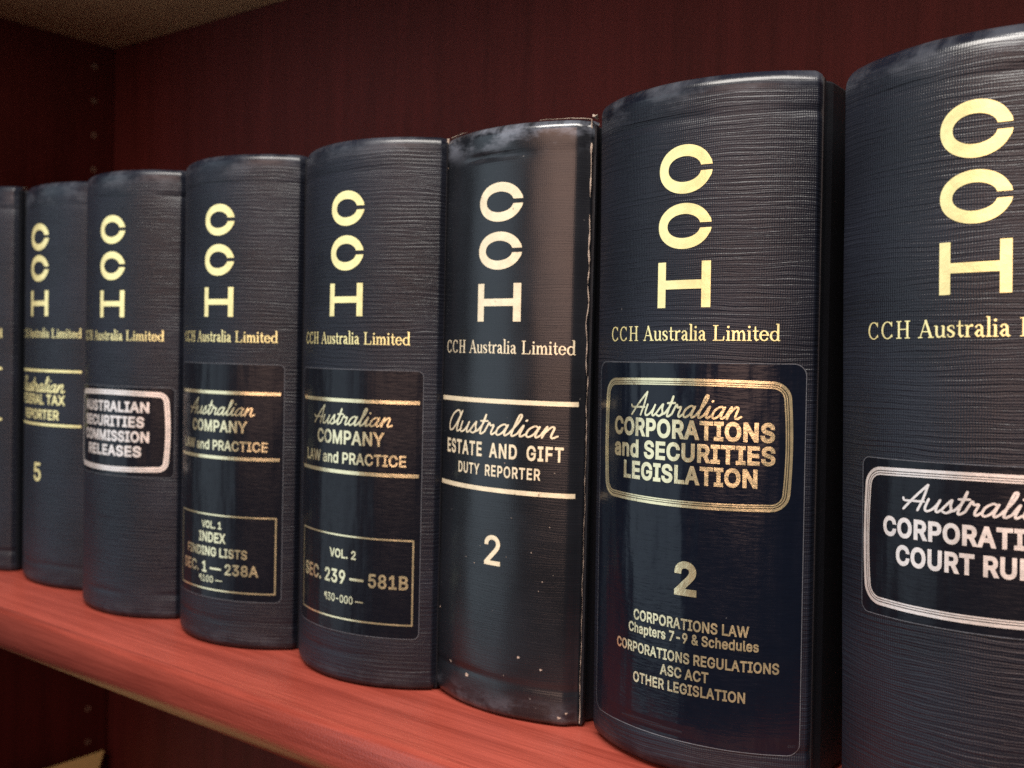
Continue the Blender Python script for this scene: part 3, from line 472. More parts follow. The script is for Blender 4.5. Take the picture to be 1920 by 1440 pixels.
def glyph(ch, bold):
    key = (ch, bold)
    if key in _cache: return _cache[key]
    loops = []
    for g_ in GLYPHS[ch][1]:
        n = [int(v) / 1000 for v in g_.split()]
        B = [(Vector(n[i:i + 2]), Vector(n[i + 2:i + 4]), Vector(n[i + 4:i + 6])) for i in range(0, len(n), 6)]
        P = []
        for i in range(len(B)):
            p0, h0 = B[i][1], B[i][2]
            h1, p1 = B[(i + 1) % len(B)][0], B[(i + 1) % len(B)][1]
            straight = (h0 - p0).length + (p1 - h1).length < .004 or abs((p1 - p0).cross(h0 - p0)) + abs((p1 - p0).cross(h1 - p0)) < 1e-5
            m = 1 if straight else 4
            for k in range(m):
                t = k / m
                P.append(p0 * (1 - t) ** 3 + h0 * 3 * t * (1 - t) ** 2 + h1 * 3 * t * t * (1 - t) + p1 * t ** 3)
        Q = [P[0]]
        for q in P[1:]:
            if (q - Q[-1]).length > .0015: Q.append(q)
        if (Q[0] - Q[-1]).length < .0015: Q.pop()
        loops.append(Q)
    area_ = lambda L: sum(L[i].cross(L[(i + 1) % len(L)]) for i in range(len(L)))
    sgn = 1 if area_(max(loops, key=lambda L: abs(area_(L)))) > 0 else -1
    off = []
    for L in loops:
        O = []
        for i in range(len(L)):
            d0 = (L[i] - L[i - 1]).normalized()
            d1 = (L[(i + 1) % len(L)] - L[i]).normalized()
            n0, n1 = Vector((d0.y, -d0.x)), Vector((d1.y, -d1.x))
            m = n0 + n1
            if m.length < .3: m = n0
            m = m.normalized()
            O.append(L[i] + m * sgn * bold / max(.55, m.dot(n0)))
        off.append(O)
    V = [v for L in off for v in L]
    E_, k = [], 0
    for L in off:
        E_ += [(k + i, k + (i + 1) % len(L)) for i in range(len(L))]
        k += len(L)
    res = delaunay_2d_cdt(V, E_, [], 0, 1e-6)
    def winding(p_):
        w = 0
        for L in off:
            for i in range(len(L)):
                a_, b_ = L[i], L[(i + 1) % len(L)]
                if (a_.y <= p_.y) != (b_.y <= p_.y):
                    c_ = (b_ - a_).cross(p_ - a_)
                    if a_.y <= p_.y and c_ > 0: w += 1
                    elif a_.y > p_.y and c_ < 0: w -= 1
        return w
    tris = [tuple(f) for f in res[2] if winding(sum((res[0][i] for i in f), Vector((0, 0))) / 3) * sgn > 0]
    r = ([(v.x, v.y) for v in res[0]], tris)
    _cache[key] = r
    return r

def join(parts):
    V, Fc = [], []
    for v, f in parts:
        k = len(V)
        V += v
        Fc += [tuple(i + k for i in q) for q in f]
    return V, Fc

def sans(text, bold=.022, track=0.0, gap=.20):
    x, out = 0.0, []
    for ch in text:
        if ch == ' ':
            x += gap
            continue
        v, f = glyph(ch, bold)
        out.append(([(a + x, b) for a, b in v], f))
        x += GLYPHS[ch][0] / 1000 + track + 1.25 * max(0, bold - .008)
    return join(out)

def fit(d, s0, s1, z0, z1):
    """scale a drawing so that its bounds become s0..s1, z0..z1 (millimetres)"""
    V, Fc = d
    used = sorted({i for f in Fc for i in f})
    re_ = {j: i for i, j in enumerate(used)}
    V, Fc = [V[j] for j in used], [tuple(re_[i] for i in f) for f in Fc]
    ax, bx = min(v[0] for v in V), max(v[0] for v in V)
    ay, by = min(v[1] for v in V), max(v[1] for v in V)
    return [((s0 + (x - ax) / (bx - ax) * (s1 - s0)) / 1000, (z0 + (y - ay) / (by - ay) * (z1 - z0)) / 1000) for x, y in V], Fc

def strokes_union(sts):
    """sts: list of (points, widths). Union of round-capped variable strokes."""
    V, Fc = [], []
    def add(poly):
        k = len(V)
        V.extend(Vector(p_) for p_ in poly)
        Fc.append(list(range(k, k + len(poly))))
    for pts, ws, cap in sts:
        for i in range(len(pts) - 1):
            a, b = Vector(pts[i]), Vector(pts[i + 1])
            d = b - a
            if d.length < 1e-5: continue
            n = Vector((-d.y, d.x)) / d.length
            wa, wb = ws[i] / 2, ws[i + 1] / 2
            add([a - n * wa, b - n * wb, b + n * wb, a + n * wa])
        for i in range(len(pts)):
            if cap or 0 < i < len(pts) - 1:
                add([Vector(pts[i]) + Vector((math.cos(t), math.sin(t))) * ws[i] / 2 for t in [2 * math.pi * k / 8 + .1 for k in range(8)]])
    r = delaunay_2d_cdt(V, [], Fc, 1, 1e-5)
    # keep only the triangles whose centre lies inside one of the (convex) stroke pieces
    P = np.array([(v.x, v.y) for v in r[0]])
    T = np.array([tuple(f) for f in r[2]])
    C = P[T].mean(1)
    keep = np.zeros(len(T), bool)
    for f in Fc:
        q = np.array([tuple(V[i]) for i in f])
        m = np.where(~keep & (C[:, 0] >= q[:, 0].min()) & (C[:, 0] <= q[:, 0].max()) & (C[:, 1] >= q[:, 1].min()) & (C[:, 1] <= q[:, 1].max()))[0]
        if not len(m): continue
        e = np.roll(q, -1, 0) - q
        d = C[m][:, None, :] - q[None]
        cr2 = e[None, :, 0] * d[:, :, 1] - e[None, :, 1] * d[:, :, 0]
        keep[m[(cr2 >= -1e-9).all(1) | (cr2 <= 1e-9).all(1)]] = True
    return [tuple(v) for v in P.tolist()], [tuple(f) for f in T[keep].tolist()]

def smooth_pts(P, n=5):
    out = []
    Q = [P[0]] + list(P) + [P[-1]]
    for i in range(1, len(Q) - 2):
        p0, p1, p2, p3 = [Vector(q) for q in Q[i - 1:i + 3]]
        for k in range(n):
            t = k / n
            out.append(tuple(.5 * ((2 * p1) + (-p0 + p2) * t + (2 * p0 - 5 * p1 + 4 * p2 - p3) * t * t + (-p0 + 3 * p1 - 3 * p2 + p3) * t ** 3)))
    out.append(tuple(P[-1]))
    return out

def script_word(variant, wd=.095):
    L = {
     'u': ([[(0, .5), (-.01, .14), (.08, 0), (.24, .08), (.36, .3), (.4, .5)], [(.4, .5), (.38, .12), (.46, 0), (.58, .12)]], .58),
     's': ([[(0, .12), (.2, .54), (.23, .34), (.31, .14), (.2, .0), (.05, .05)], [(.2, 0.0), (.42, .14)]], .42),
     't': ([[(0, .12), (.16, .5), (.16, .92), (.14, .12), (.22, 0), (.36, .12)], [(0, .6), (.34, .62)]], .36),
     'r': ([[(0, .12), (.08, .54), (.18, .42), (.32, .44), (.31, .12), (.38, 0), (.5, .12)]], .5),
     'a': ([[(.42, .42), (.26, .52), (.07, .36), (.04, .12), (.15, 0), (.32, .14), (.43, .5)], [(.43, .5), (.4, .12), (.47, 0), (.6, .12)]], .6),
     'l': ([[(0, .12), (.2, .6), (.24, .95), (.15, 1.0), (.12, .75), (.11, .12), (.19, 0), (.34, .12)]], .34),
     'i': ([[(0, .12), (.12, .52), (.11, .12), (.18, 0), (.32, .12)], [(.15, .74), (.17, .77)]], .32),
     'n': ([[(0, .12), (.1, .52), (.08, .0)], [(.09, .2), (.25, .5), (.38, .46), (.38, .12), (.46, 0), (.62, .1)]], .62),
    }
    if variant == 1:
        A = ([[(-.06, 0), (.1, .35), (.28, .7), (.50, 1.08)], [(.50, 1.08), (.52, .5), (.48, .0)], [(-.22, .46), (-.14, .36), (.15, .36), (.58, .38)]], .72)
    else:
        A = ([[(.62, .78), (.42, 1.02), (.14, .86), (.0, .45), (.1, .06), (.3, .06), (.5, .4), (.66, 1.0)], [(.66, 1.0), (.58, .35), (.62, .02), (.78, .06), (.86, .16)]], .84)
    x, sts = 0.0, []
    word = [A] + [L[c] for c in 'ustralian']
    for strokes, adv in word:
        for P in strokes:
            Q = [(px + x + .34 * py, py) for px, py in smooth_pts(P)]
            sts.append((Q, [wd * (.78 + .3 * abs(math.sin(1.3 * i))) if False else wd for i in range(len(Q))], True))
        x += adv
    return strokes_union(sts)

def serif_text(words, weight=.135):
    T, t_ = weight, .055
    def sf_(x, y, w=.3):        # a bracketless serif
        return ([(x - w / 2, y), (x + w / 2, y)], [t_, t_], False)
    def ring(cx, cy, rx, ry, a0, a1, n=14, thick=T):
        P, W_ = [], []
        for k in range(n + 1):
            a = math.radians(a0 + (a1 - a0) * k / n)
            P.append((cx + rx * math.cos(a), cy + ry * math.sin(a)))
            W_.append(t_ + (thick - t_) * abs(math.cos(a)) ** 1.3)
        return (P, W_, True)
    c = t_ / 2
    G = {
     'C': ([ring(.46, .5, .38, .48, 42, 318), ([(.76, .98), (.76, .70)], [t_, t_], False), ([(.76, .26), (.8, .1)], [t_, t_], False)], .95),
     'H': ([([(.2, c), (.2, 1 - c)], [T, T], False), ([(.76, c), (.76, 1 - c)], [T, T], False), ([(.2, .52), (.76, .52)], [t_, t_], False), sf_(.2, c, .34), sf_(.2, 1 - c, .34), sf_(.76, c, .34), sf_(.76, 1 - c, .34)], 1.05),
     'A': ([([(.12, c), (.44, 1.0)], [t_, t_], False), ([(.42, 1.0), (.76, c)], [T, T * 1.05], False), ([(.25, .35), (.62, .35)], [t_, t_], False), sf_(.12, c, .26), sf_(.76, c, .34)], .92),
     'L': ([([(.2, c), (.2, 1 - c)], [T, T], False), sf_(.2, 1 - c, .36), ([(.02, c), (.74, c)], [t_, t_], False), ([(.72, c), (.76, .3)], [t_ * 1.6, t_], False)], .86),
     'u': ([([(.14, .64), (.14, .2), (.2, .05), (.34, .03), (.5, .16)], [T, T, T * .8, t_ * 1.3, t_], False), ([(.52, .64), (.52, c)], [T, T], False), ([(.0, .64), (.16, .64)], [t_, t_], False), ([(.40, .64), (.54, .64)], [t_, t_], False), ([(.5, c), (.66, c)], [t_, t_], False)], .69),
     's': ([([(.4, .48), (.36, .62), (.22, .65), (.08, .56), (.1, .42), (.24, .34), (.38, .24), (.38, .1), (.24, .02), (.1, .05), (.05, .2)], [t_, t_, t_, T * .8, T, T, T, T * .8, t_, t_, t_], False)], .49),
     't': ([([(.2, .9), (.2, .16), (.28, .04), (.42, .1)], [t_ * 1.5, T, T * .8, t_], False), ([(.04, .62), (.4, .62)], [t_ * 1.2, t_ * 1.2], False)], .44),
     'r': ([([(.16, c), (.16, .62)], [T, T], False), sf_(.16, c, .3), ([(.02, .63), (.18, .63)], [t_, t_], False), ([(.18, .45), (.28, .6), (.4, .62)], [t_, t_ * 1.6, T * 1.1], True)], .49),
     'a': ([([(.1, .5), (.16, .63), (.32, .64), (.4, .52), (.4, .12), (.46, .03), (.56, .06)], [T * .9, t_ * 1.2, t_ * 1.5, T, T, T * .8, t_], False), ([(.4, .4), (.2, .34), (.1, .18), (.2, .03), (.38, .12)], [t_, T * .8, T, t_ * 1.5, t_], False)], .58),
     'l': ([([(.16, c), (.16, 1.08)], [T, T], False), sf_(.16, c, .3), ([(.02, 1.07), (.16, 1.07)], [t_, t_], False)], .32),
     'i': ([([(.16, c), (.16, .64)], [T, T], False), sf_(.16, c, .3), ([(.02, .63), (.16, .63)], [t_, t_], False), ([(.15, .88), (.16, .88)], [T * 1.15, T * 1.15], True)], .32),
     'm': ([([(.16, c), (.16, .64)], [T, T], False), ([(.5, c), (.5, .45), (.42, .62), (.3, .6), (.18, .46)], [T, T, T * .8, t_ * 1.4, t_], False), ([(.84, c), (.84, .45), (.76, .62), (.64, .6), (.52, .46)], [T, T, T * .8, t_ * 1.4, t_], False), sf_(.16, c, .28), sf_(.5, c, .26), sf_(.84, c, .28), ([(.02, .63), (.16, .63)], [t_, t_], False)], 1.0),
     'e': ([ring(.30, .33, .24, .31, 8, 325), ([(.08, .37), (.53, .37)], [t_, t_], False)], .64),
     'd': ([ring(.30, .32, .24, .3, 40, 320), ([(.52, c), (.52, 1.08)], [T, T], False), ([(.38, 1.07), (.52, 1.07)], [t_, t_], False), ([(.52, c), (.66, c)], [t_, t_], False)], .70),
    }
    x, out = 0.0, []
    for w, (word, track, gap) in enumerate(words):
        for ch in word:
            st, adv = G[ch]
            d = _cache.get(('serif', ch)) or strokes_union(st)
            _cache[('serif', ch)] = d
            out.append(([(a + x, b) for a, b in d[0]], d[1]))
            x += adv + track
        x += gap
    return join(out)

def big_c():
    """wide extended C with horizontal cut terminals"""
    P, F_ = [], []
    N = 40
    out, inn = [], []
    for k in range(N + 1):
        a = math.radians(16 + (360 - 32) * k / N)
        ca, sa = math.cos(a), math.sin(a)
        out.append((1.20 * ca * (1 if ca < 0 else .98), 1.0 * math.copysign(abs(sa) ** .95, sa)))
        inn.append((.75 * ca - .02, .525 * math.copysign(abs(sa) ** .95, sa)))
    # terminals cut level with the mouth
    out[0] = (1.20, .115); out[-1] = (1.20, -.115)
    out[1] = (1.16, .29); out[-2] = (1.16, -.29)
    inn[0] = (.71, .115); inn[-1] = (.71, -.115)
    V = out + inn
    for k in range(N):
        F_.append((k, k + 1, N + 1 + k + 1, N + 1 + k))
    return V, F_
def big_h():
    q = [(-1.15, -1, -.78, 1), (.78, -1, 1.15, 1), (-.78, -.19, .78, .20)]
    V, F_ = [], []
    for x0, y0, x1, y1 in q:
        k = len(V)
        V += [(x0, y0), (x1, y0), (x1, y1), (x0, y1)]
        F_.append((k, k + 1, k + 2, k + 3))
    return V, F_

def bar(s0, s1, z0, z1):
    V = [(s0 / 1000, z0 / 1000), (s1 / 1000, z0 / 1000), (s1 / 1000, z1 / 1000), (s0 / 1000, z1 / 1000)]
    return V, [(0, 1, 2, 3)]

def loop_pts(s0, s1, z0, z1, r, bs=0.0, bz=0.0, n=8):
    cx, cz, hx, hz = (s0 + s1) / 2, (z0 + z1) / 2, (s1 - s0) / 2, (z1 - z0) / 2
    P = []
    for (qx, qz, a0) in ((1, 1, 0), (-1, 1, 90), (-1, -1, 180), (1, -1, 270)):
        for k in range(n + 1):
            a = math.radians(a0 + 90 * k / n)
            P.append((qx * (hx - r) + r * math.cos(a), qz * (hz - r) + r * math.sin(a)))
        # straight run to the next corner
        nx, nz = {(1, 1): (-1, 1), (-1, 1): (-1, -1), (-1, -1): (1, -1), (1, -1): (1, 1)}[(qx, qz)]
        a = math.radians(a0 + 90)
        e = (nx * (hx - r) + r * math.cos(a), nz * (hz - r) + r * math.sin(a))
        b = P[-1]
        m = 14
        for k in range(1, m):
            P.append((b[0] + (e[0] - b[0]) * k / m, b[1] + (e[1] - b[1]) * k / m))
    return [((cx + x + math.copysign(bs, x) * (1 - (z / hz) ** 2) * (abs(x) / hx)) / 1000, (cz + z + math.copysign(bz, z) * (1 - (x / hx) ** 2) * (abs(z) / hz)) / 1000) for x, z in P]

def frame_ring(s0, s1, z0, z1, r, t0, t1, bs, bz):
    a = loop_pts(s0 + t0, s1 - t0, z0 + t0, z1 - t0, max(.3, r - t0), bs, bz)
    b = loop_pts(s0 + t1, s1 - t1, z0 + t1, z1 - t1, max(.3, r - t1), bs, bz)
    n = len(a)
    return a + b, [(i, (i + 1) % n, n + (i + 1) % n, n + i) for i in range(n)]

def wrap_print(name, d, sf, h, mat, parent, step=.0022, thick=0.0):
    V, Fc = d
    bm = bmesh.new()
    vs = [bm.verts.new((x, y, 0)) for x, y in V]
    for f in Fc:
        try: bm.faces.new([vs[i] for i in f])
        except ValueError: pass
    bmesh.ops.remove_doubles(bm, verts=list(bm.verts), dist=2e-6)
    lo, hi = min(v[0] for v in V), max(v[0] for v in V)
    k = math.ceil(lo / step)
    while k * step < hi:
        bmesh.ops.bisect_plane(bm, geom=list(bm.verts) + list(bm.edges) + list(bm.faces), plane_co=(k * step, 0, 0), plane_no=(1, 0, 0), dist=1e-7)
        k += 1
    zl, zh = min(v[1] for v in V), max(v[1] for v in V)
    zs = .005
    k = math.ceil(zl / zs)
    while k * zs < zh:
        bmesh.ops.bisect_plane(bm, geom=list(bm.verts) + list(bm.edges) + list(bm.faces), plane_co=(0, k * zs, 0), plane_no=(0, 1, 0), dist=1e-7)
        k += 1
    for f in bm.faces:
        f.normal_update()
        if f.normal.z < 0: f.normal_flip()
    if thick:
        r = bmesh.ops.extrude_edge_only(bm, edges=[e for e in bm.edges if len(e.link_faces) == 1])
        rim = {g for g in r['geom'] if isinstance(g, bmesh.types.BMVert)}
    else:
        rim = set()
    flat = {}
    for v in bm.verts:
        flat[v] = (v.co.x, v.co.y)
    bm.verts.index_update()
    uvs = [flat[v] for v in bm.verts]
    for v in bm.verts:
        s, z = flat[v]
        v.co = sf.p(s, z, h - (thick if v in rim else 0))
    me = bpy.data.meshes.new(name)
    bm.to_mesh(me)
    bm.free()
    uv_layer(me, lambda i: uvs[i])
    return link_mesh(name, me, mat, parent, smooth=not thick)

def cover_profile(sf, side, depth, T=.0030):
    """cover board from the spine's end to the fore edge, with a pressed hinge groove"""
    w2 = sf.w / 2 + .0010
    pts = []
    ys = [.0040, .0060, .0080, .0095, .0110, .0135, .03, .08, .14, depth - .002, depth]
    off = [0, -.0002, -.0012, -.0016, -.0012, 0, .0001, .0002, .0001, 0, -.001]
    outer = [(side * (w2 + o), y) for y, o in zip(ys, off)]
    inner = [(side * (w2 + o - T), y) for y, o in zip(ys, off)]
    return outer, inner

def cover_mesh(sf, side, depth, drop=0.0):
    outer, inner = cover_profile(sf, side, depth)
    H = sf.H - drop
    lv = [(.0008, 0.0006), (.0016, 0), (.12, 0), (H - .0016, 0), (H - .0008, 0.0006)]
    ring0 = outer + list(reversed(inner))
    n = len(ring0)
    verts, uvs = [], []
    dist = 0.0
    ds = [0]
    for i in range(1, n):
        dist += math.dist(ring0[i], ring0[i - 1])
        ds.append(dist)
    for z, ins in lv:
        for i, (x, y) in enumerate(ring0):
            xx = x - side * ins if i < len(outer) else x + side * ins
            verts.append((xx, y, z))
            uvs.append((sf.S + .006 + ds[i], z))
    faces = []
    for j in range(len(lv) - 1):
        for i in range(n):
            k = (i + 1) % n
            faces.append((j * n + i, j * n + k, (j + 1) * n + k, (j + 1) * n + i))
    faces.append(tuple(range(n)))
    faces.append(tuple(reversed(range((len(lv) - 1) * n, len(lv) * n))))
    me = bpy.data.meshes.new('cover')
    me.from_pydata(verts, [], faces)
    bm = bmesh.new()
    bm.from_mesh(me)
    bmesh.ops.recalc_face_normals(bm, faces=list(bm.faces))
    bm.to_mesh(me)
    bm.free()
    uv_layer(me, lambda i: uvs[i])
    return me

def binder(xl, w, dy, a_deg, H, label, seed, cloth, edge_r=.0042, **kw):
    root = empty('ring_binder', (xl + w / 2, dy, 0.0), label, 'binder', 'black legal binders standing in a row on the shelf')
    sf = Surf(w, math.radians(a_deg), H, seed=seed, **kw)
    sp_ = link_mesh('spine', spine_mesh(sf, edge_r), cloth, root)
    link_mesh('front_cover', cover_mesh(sf, 1, .182, edge_r * .3), BOARD, root, False)
    link_mesh('back_cover', cover_mesh(sf, -1, .182, edge_r * .55), BOARD, root, False)
    # inside: pages and the ring mechanism
    w2 = w / 2 - .0045
    bm = box_bm(-w2, w2, .022, .172, .006, H - .014)
    bmesh.ops.subdivide_edges(bm, edges=[e for e in bm.edges if abs(e.verts[0].co.x - e.verts[1].co.x) > .01], cuts=40)
    for v in bm.verts:
        v.co.y += .0012 * noise.noise((v.co.x * 600, seed, 0))
        v.co.z += .0006 * noise.noise((v.co.x * 700, seed, 4)) if v.co.z > .1 else 0
    from_bm('page_block', bm, PAPER, root, False)
    from_bm('ring_mechanism', box_bm(-.012, .012, .006, .0125, .02, H - .02, .002), STEEL, root, False)
    return root, sp_, sf

def initials(root, sf, c, mat, zs=((217, 233.5), (196, 212.5), (174.5, 190)), half=10.4):
    for (z0, z1), kind in zip(zs, 'CCH'):
        d = fit(big_c() if kind == 'C' else big_h(), c - half, c + half, z0, z1)
        wrap_print('initial_letter', d, sf, .00016, mat, root)

def publisher(root, sf, s0, s1, z0, mat, zh=6.4):
    # height box covers the tall d and l (1.08 of the cap height)
    d = serif_text([('CCH', .10, .30), ('Australia', .01, .42), ('Limited', .02, 0)])
    wrap_print('publisher_name', fit(d, s0, s1, z0, z0 + zh), sf, .00016, mat, root)

def text(root, sf, t, s0, s1, z0, z1, mat, bold=.022, track=0.0, h=.00016, name='title_line', gap=.20):
    return wrap_print(name, fit(sans(t, bold, track, gap), s0, s1, z0, z1), sf, h, mat, root)

def script(root, sf, v, s0, s1, z0, z1, mat, h=.00016, wd=.092):
    return wrap_print('script_title', fit(script_word(v, wd), s0, s1, z0, z1), sf, h, mat, root)

def rule(root, sf, s0, s1, z0, z1, mat, h=.00016):
    return wrap_print('gold_rule', bar(s0, s1, z0, z1), sf, h, mat, root)

def label(root, sf, s0, s1, z0, z1, r, mat, lab):
    P = loop_pts(s0, s1, z0, z1, r)
    d = (P, [tuple(range(len(P)))])
    o = wrap_print('spine_label', d, sf, .00022, mat, root, thick=.0003)
    o['label'] = lab
    wrap_print('label_edge_highlight', frame_ring(s0, s1, z0, z1, r, -.12, .16, 0, 0), sf, .00026, FILM_HIGHLIGHT, o)  # thin film edge ring, coloured lighter to paint its highlight line
    return o

def frame(parent, sf, s0, s1, z0, z1, mat, bands, r=6.0, bs=1.2, bz=.7, h=.00034):
    d = join([frame_ring(s0, s1, z0, z1, r, a, b, bs, bz) for a, b in bands])
    return wrap_print('frame_border', d, sf, h, mat, parent)

LH = .00034   # prints on a label

# --- leftmost, only its right-hand edge is in view
c0 = cloth_material('binder_cloth_edge', 0.3, NAVY, .46, .0019, .2, .00022)
b, s, f = binder(-.7850, .0905, -.0055, 34, .2655, 'leftmost black binder, cut off by the left edge of the picture', 0, c0)
initials(b, f, -2, GOLD)
publisher(b, f, -34, 41.5, 161.5, GOLD)
rule(b, f, -38.5, 41.5, 139.6, 141.2, GOLD)
rule(b, f, -38.5, 41.5, 104.8, 106.4, GOLD)

# --- federal tax reporter
c1 = cloth_material('binder_cloth_tax', 1.1, NAVY, .45, .0019, .3, .00022)
b, s, f = binder(-.6880, .0884, .0013, 34.7, .2620, 'narrow looking black binder numbered 5, titled Federal Tax Reporter', 1, c1)
initials(b, f, -2, GOLD, ((218.5, 236), (198.5, 215.5), (176, 192.5)), 11.2)
publisher(b, f, -36, 36.8, 162, GOLD)
rule(b, f, -38, 37.2, 139.9, 141.4, GOLD)
rule(b, f, -38, 37.2, 105.0, 106.5, GOLD)
script(b, f, 2, -30, 25, 126.5, 137, GOLD)
text(b, f, 'FEDERAL TAX', -31, 25.0, 118.8, 125.2, GOLD, .016)
text(b, f, 'REPORTER', -24, 20.0, 109.0, 115.4, GOLD, .016)
text(b, f, '5', -6.0, 2.6, 68.3, 80.5, GOLD, .012, name='volume_number')

# --- securities commission releases
c2 = cloth_material('binder_cloth_releases', 2.3, NAVY, .43, .0019, .3, .00025)
b, s, f = binder(-.5980, .0928, -.0046, 45.8, .2595, 'black binder with a small silver-framed label reading Australian Securities Commission Releases', 2, c2)
initials(b, f, 8.6, GOLD)
publisher(b, f, -28, 44, 161, GOLD)
l = label(b, f, -33, 50.5, 82.5, 134.5, 3, BLACK_LABEL, 'small black glossy label')
BANDS = ((0, 1.05), (1.35, 1.85), (2.1, 2.6))
frame(l, f, -29.5, 46.8, 86.0, 131.5, SILVER, ((0, 1.2), (1.45, 2.8)), 5.0, 1.4, .9)
for t, (a, c), (z0, z1) in (('AUSTRALIAN', (-21, 35.9), (119.6, 126)), ('SECURITIES', (-20.5, 33), (111, 117.4)), ('COMMISSION', (-20.5, 36), (102.4, 108.9)), ('RELEASES', (-15, 31.3), (93.9, 100.4))):
    text(l, f, t, a, c, z0, z1, SILVER, .030, h=LH)

# --- company law, volume 1
c3 = cloth_material('binder_cloth_volume_one', 3.7, NAVY, .44, .0019, .3, .00025)
b, s, f = binder(-.5023, .0939, -.0006, 49.0, .2593, 'black binder with a Company Law and Practice label marked Vol. 1, Index, Finding Lists', 3, c3)
initials(b, f, 8.8, GOLD)
publisher(b, f, -27, 43.8, 161.2, GOLD)
l = label(b, f, -30, 47.6, 25.5, 150.0, 3, BLACK_LABEL, 'tall black glossy label marked Vol. 1')
rule(l, f, -28, 45.8, 133.9, 135.6, GOLD_FINE, LH)
rule(l, f, -28, 45.6, 99.6, 101.3, GOLD_FINE, LH)
script(l, f, 1, -14.5, 32.5, 122.6, 131.8, GOLD_FINE, LH)
text(l, f, 'COMPANY', -11.5, 28.5, 113.8, 120.2, GOLD_FINE, .024, h=LH)
text(l, f, 'LAW and PRACTICE', -22.5, 39.5, 104.2, 109.6, GOLD_FINE, .022, h=LH)
wrap_print('index_box', frame_ring(-24.5, 44.7, 29.6, 70.2, .5, 0, .8, 0, 0), f, LH, GOLD_FINE, l)
text(l, f, 'VOL. 1', -1.2, 13.6, 62.4, 66.4, GOLD_FINE, .024, h=LH, name='volume_line')
text(l, f, 'INDEX', -3.5, 16.5, 55.0, 60.4, GOLD_FINE, .024, h=LH, name='volume_line')
text(l, f, 'FINDING LISTS', -15.5, 29.3, 47.6, 52.6, GOLD_FINE, .024, h=LH, name='volume_line')
text(l, f, 'SEC. 1 — 238A', -20, 35.6, 38.6, 44.6, GOLD_FINE, .022, h=LH, name='volume_line')
text(l, f, '¶100 —', -3, 14.5, 33.6, 37.2, GOLD_FINE, .010, h=LH, name='volume_line')

# --- company law, volume 2
c4 = cloth_material('binder_cloth_volume_two', 4.9, NAVY, .44, .0019, .3, .00025)
b, s, f = binder(-.4024, .0910, -.0009, 43.8, .2578, 'black binder with a Company Law and Practice label marked Vol. 2, Sec. 239 to 581B', 4, c4)
initials(b, f, 3.8, GOLD)
publisher(b, f, -32, 38.2, 161.2, GOLD)
l = label(b, f, -35.5, 44.8, 24.5, 149.5, 3, BLACK_LABEL, 'tall black glossy label marked Vol. 2')
rule(l, f, -32.5, 43.2, 133.9, 135.6, GOLD_FINE, LH)
rule(l, f, -32.5, 43.4, 99.9, 101.6, GOLD_FINE, LH)
script(l, f, 1, -18.5, 30.8, 122.8, 132.3, GOLD_FINE, LH)
text(l, f, 'COMPANY', -15.2, 26.8, 113.8, 120.6, GOLD_FINE, .024, h=LH)
text(l, f, 'LAW and PRACTICE', -26.5, 37.4, 104.6, 110.2, GOLD_FINE, .022, h=LH)
wrap_print('index_box', frame_ring(-30.5, 41.9, 30.6, 71.0, .5, 0, .8, 0, 0), f, LH, GOLD_FINE, l)
text(l, f, 'VOL. 2', -3.6, 13.0, 59.7, 64.0, GOLD_FINE, .024, h=LH, name='volume_line')
text(l, f, 'SEC. 239 — 581B', -27, 39.4, 47.4, 54.2, GOLD_FINE, .022, h=LH, name='volume_line')
text(l, f, '¶30-000 —', -7.2, 17.4, 38.4, 42.2, GOLD_FINE, .010, h=LH, name='volume_line')

# --- the worn one
c5 = cloth_material('binder_cloth_worn', 6.1, (0.007, 0.0085, 0.012), .30, .0011, 1.0, .00004, .2576, .55)
b, s, f = binder(-.3102, .0772, .0035, 29.1, .2576, 'worn black binder with frayed edges, titled Estate and Gift Duty Reporter, numbered 2', 5, c5, groove=.0011, roll=.0004, hinge=.42, gtop=.0135, gbot=.0165)
initials(b, f, 0.2, GOLD_WORN, ((215.5, 232.5), (194.8, 211.2), (172.4, 188.9)), 11.8)
publisher(b, f, -36.4, 36.8, 158.4, GOLD_WORN)
rule(b, f, -39.6, 38.5, 136.8, 138.8, GOLD_WORN)
rule(b, f, -39.6, 38.0, 98.0, 100.0, GOLD_WORN)
script(b, f, 2, -32, 30.5, 122.8, 133.0, GOLD_WORN, wd=.08)
text(b, f, 'ESTATE AND GIFT', -33.6, 32.8, 113.0, 119.6, GOLD_WORN, .024, .05, gap=.42)
text(b, f, 'DUTY REPORTER', -23.2, 22.8, 104.8, 109.9, GOLD_WORN, .018, .05, gap=.40)
text(b, f, '2', -4.6, 4.2, 66.0, 79.2, GOLD_WORN, .012, name='volume_number')

def fray(pts, rad, name='frayed_edge'):
    """ragged thread of bare board along a worn edge"""
    bm = bmesh.new()
    prev = None
    N = 7
    for i, p_ in enumerate(pts):
        p_ = Vector(p_)
        r = rad(i / (len(pts) - 1))
        ring = []
        for k in range(N):
            a = 2 * math.pi * k / N
            q = r * (.7 + .9 * abs(noise.noise((p_.x * 900 + k * 3.1, p_.y * 900, p_.z * 900))))
            ring.append(bm.verts.new(p_ + Vector((math.cos(a) * q, math.sin(a) * q * .7, math.sin(a * 2) * q * .3))))
        if prev:
            for k in range(N):
                bm.faces.new((prev[k], prev[(k + 1) % N], ring[(k + 1) % N], ring[k]))
        prev = ring
    return from_bm(name, bm, FRAY, b)
def edge_path(s_, z0, z1, n, dx=0, dy=0, wob=.0005):
    out = []
    for i in range(n):
        z = z0 + (z1 - z0) * i / (n - 1)
        q = f.p(s_, min(max(z, 0), f.H))
        out.append((q.x + dx + wob * noise.noise((z * 70, 1, s_)), q.y + dy + wob * noise.noise((z * 90, 7, s_)), z))
    return out
S5 = f.S
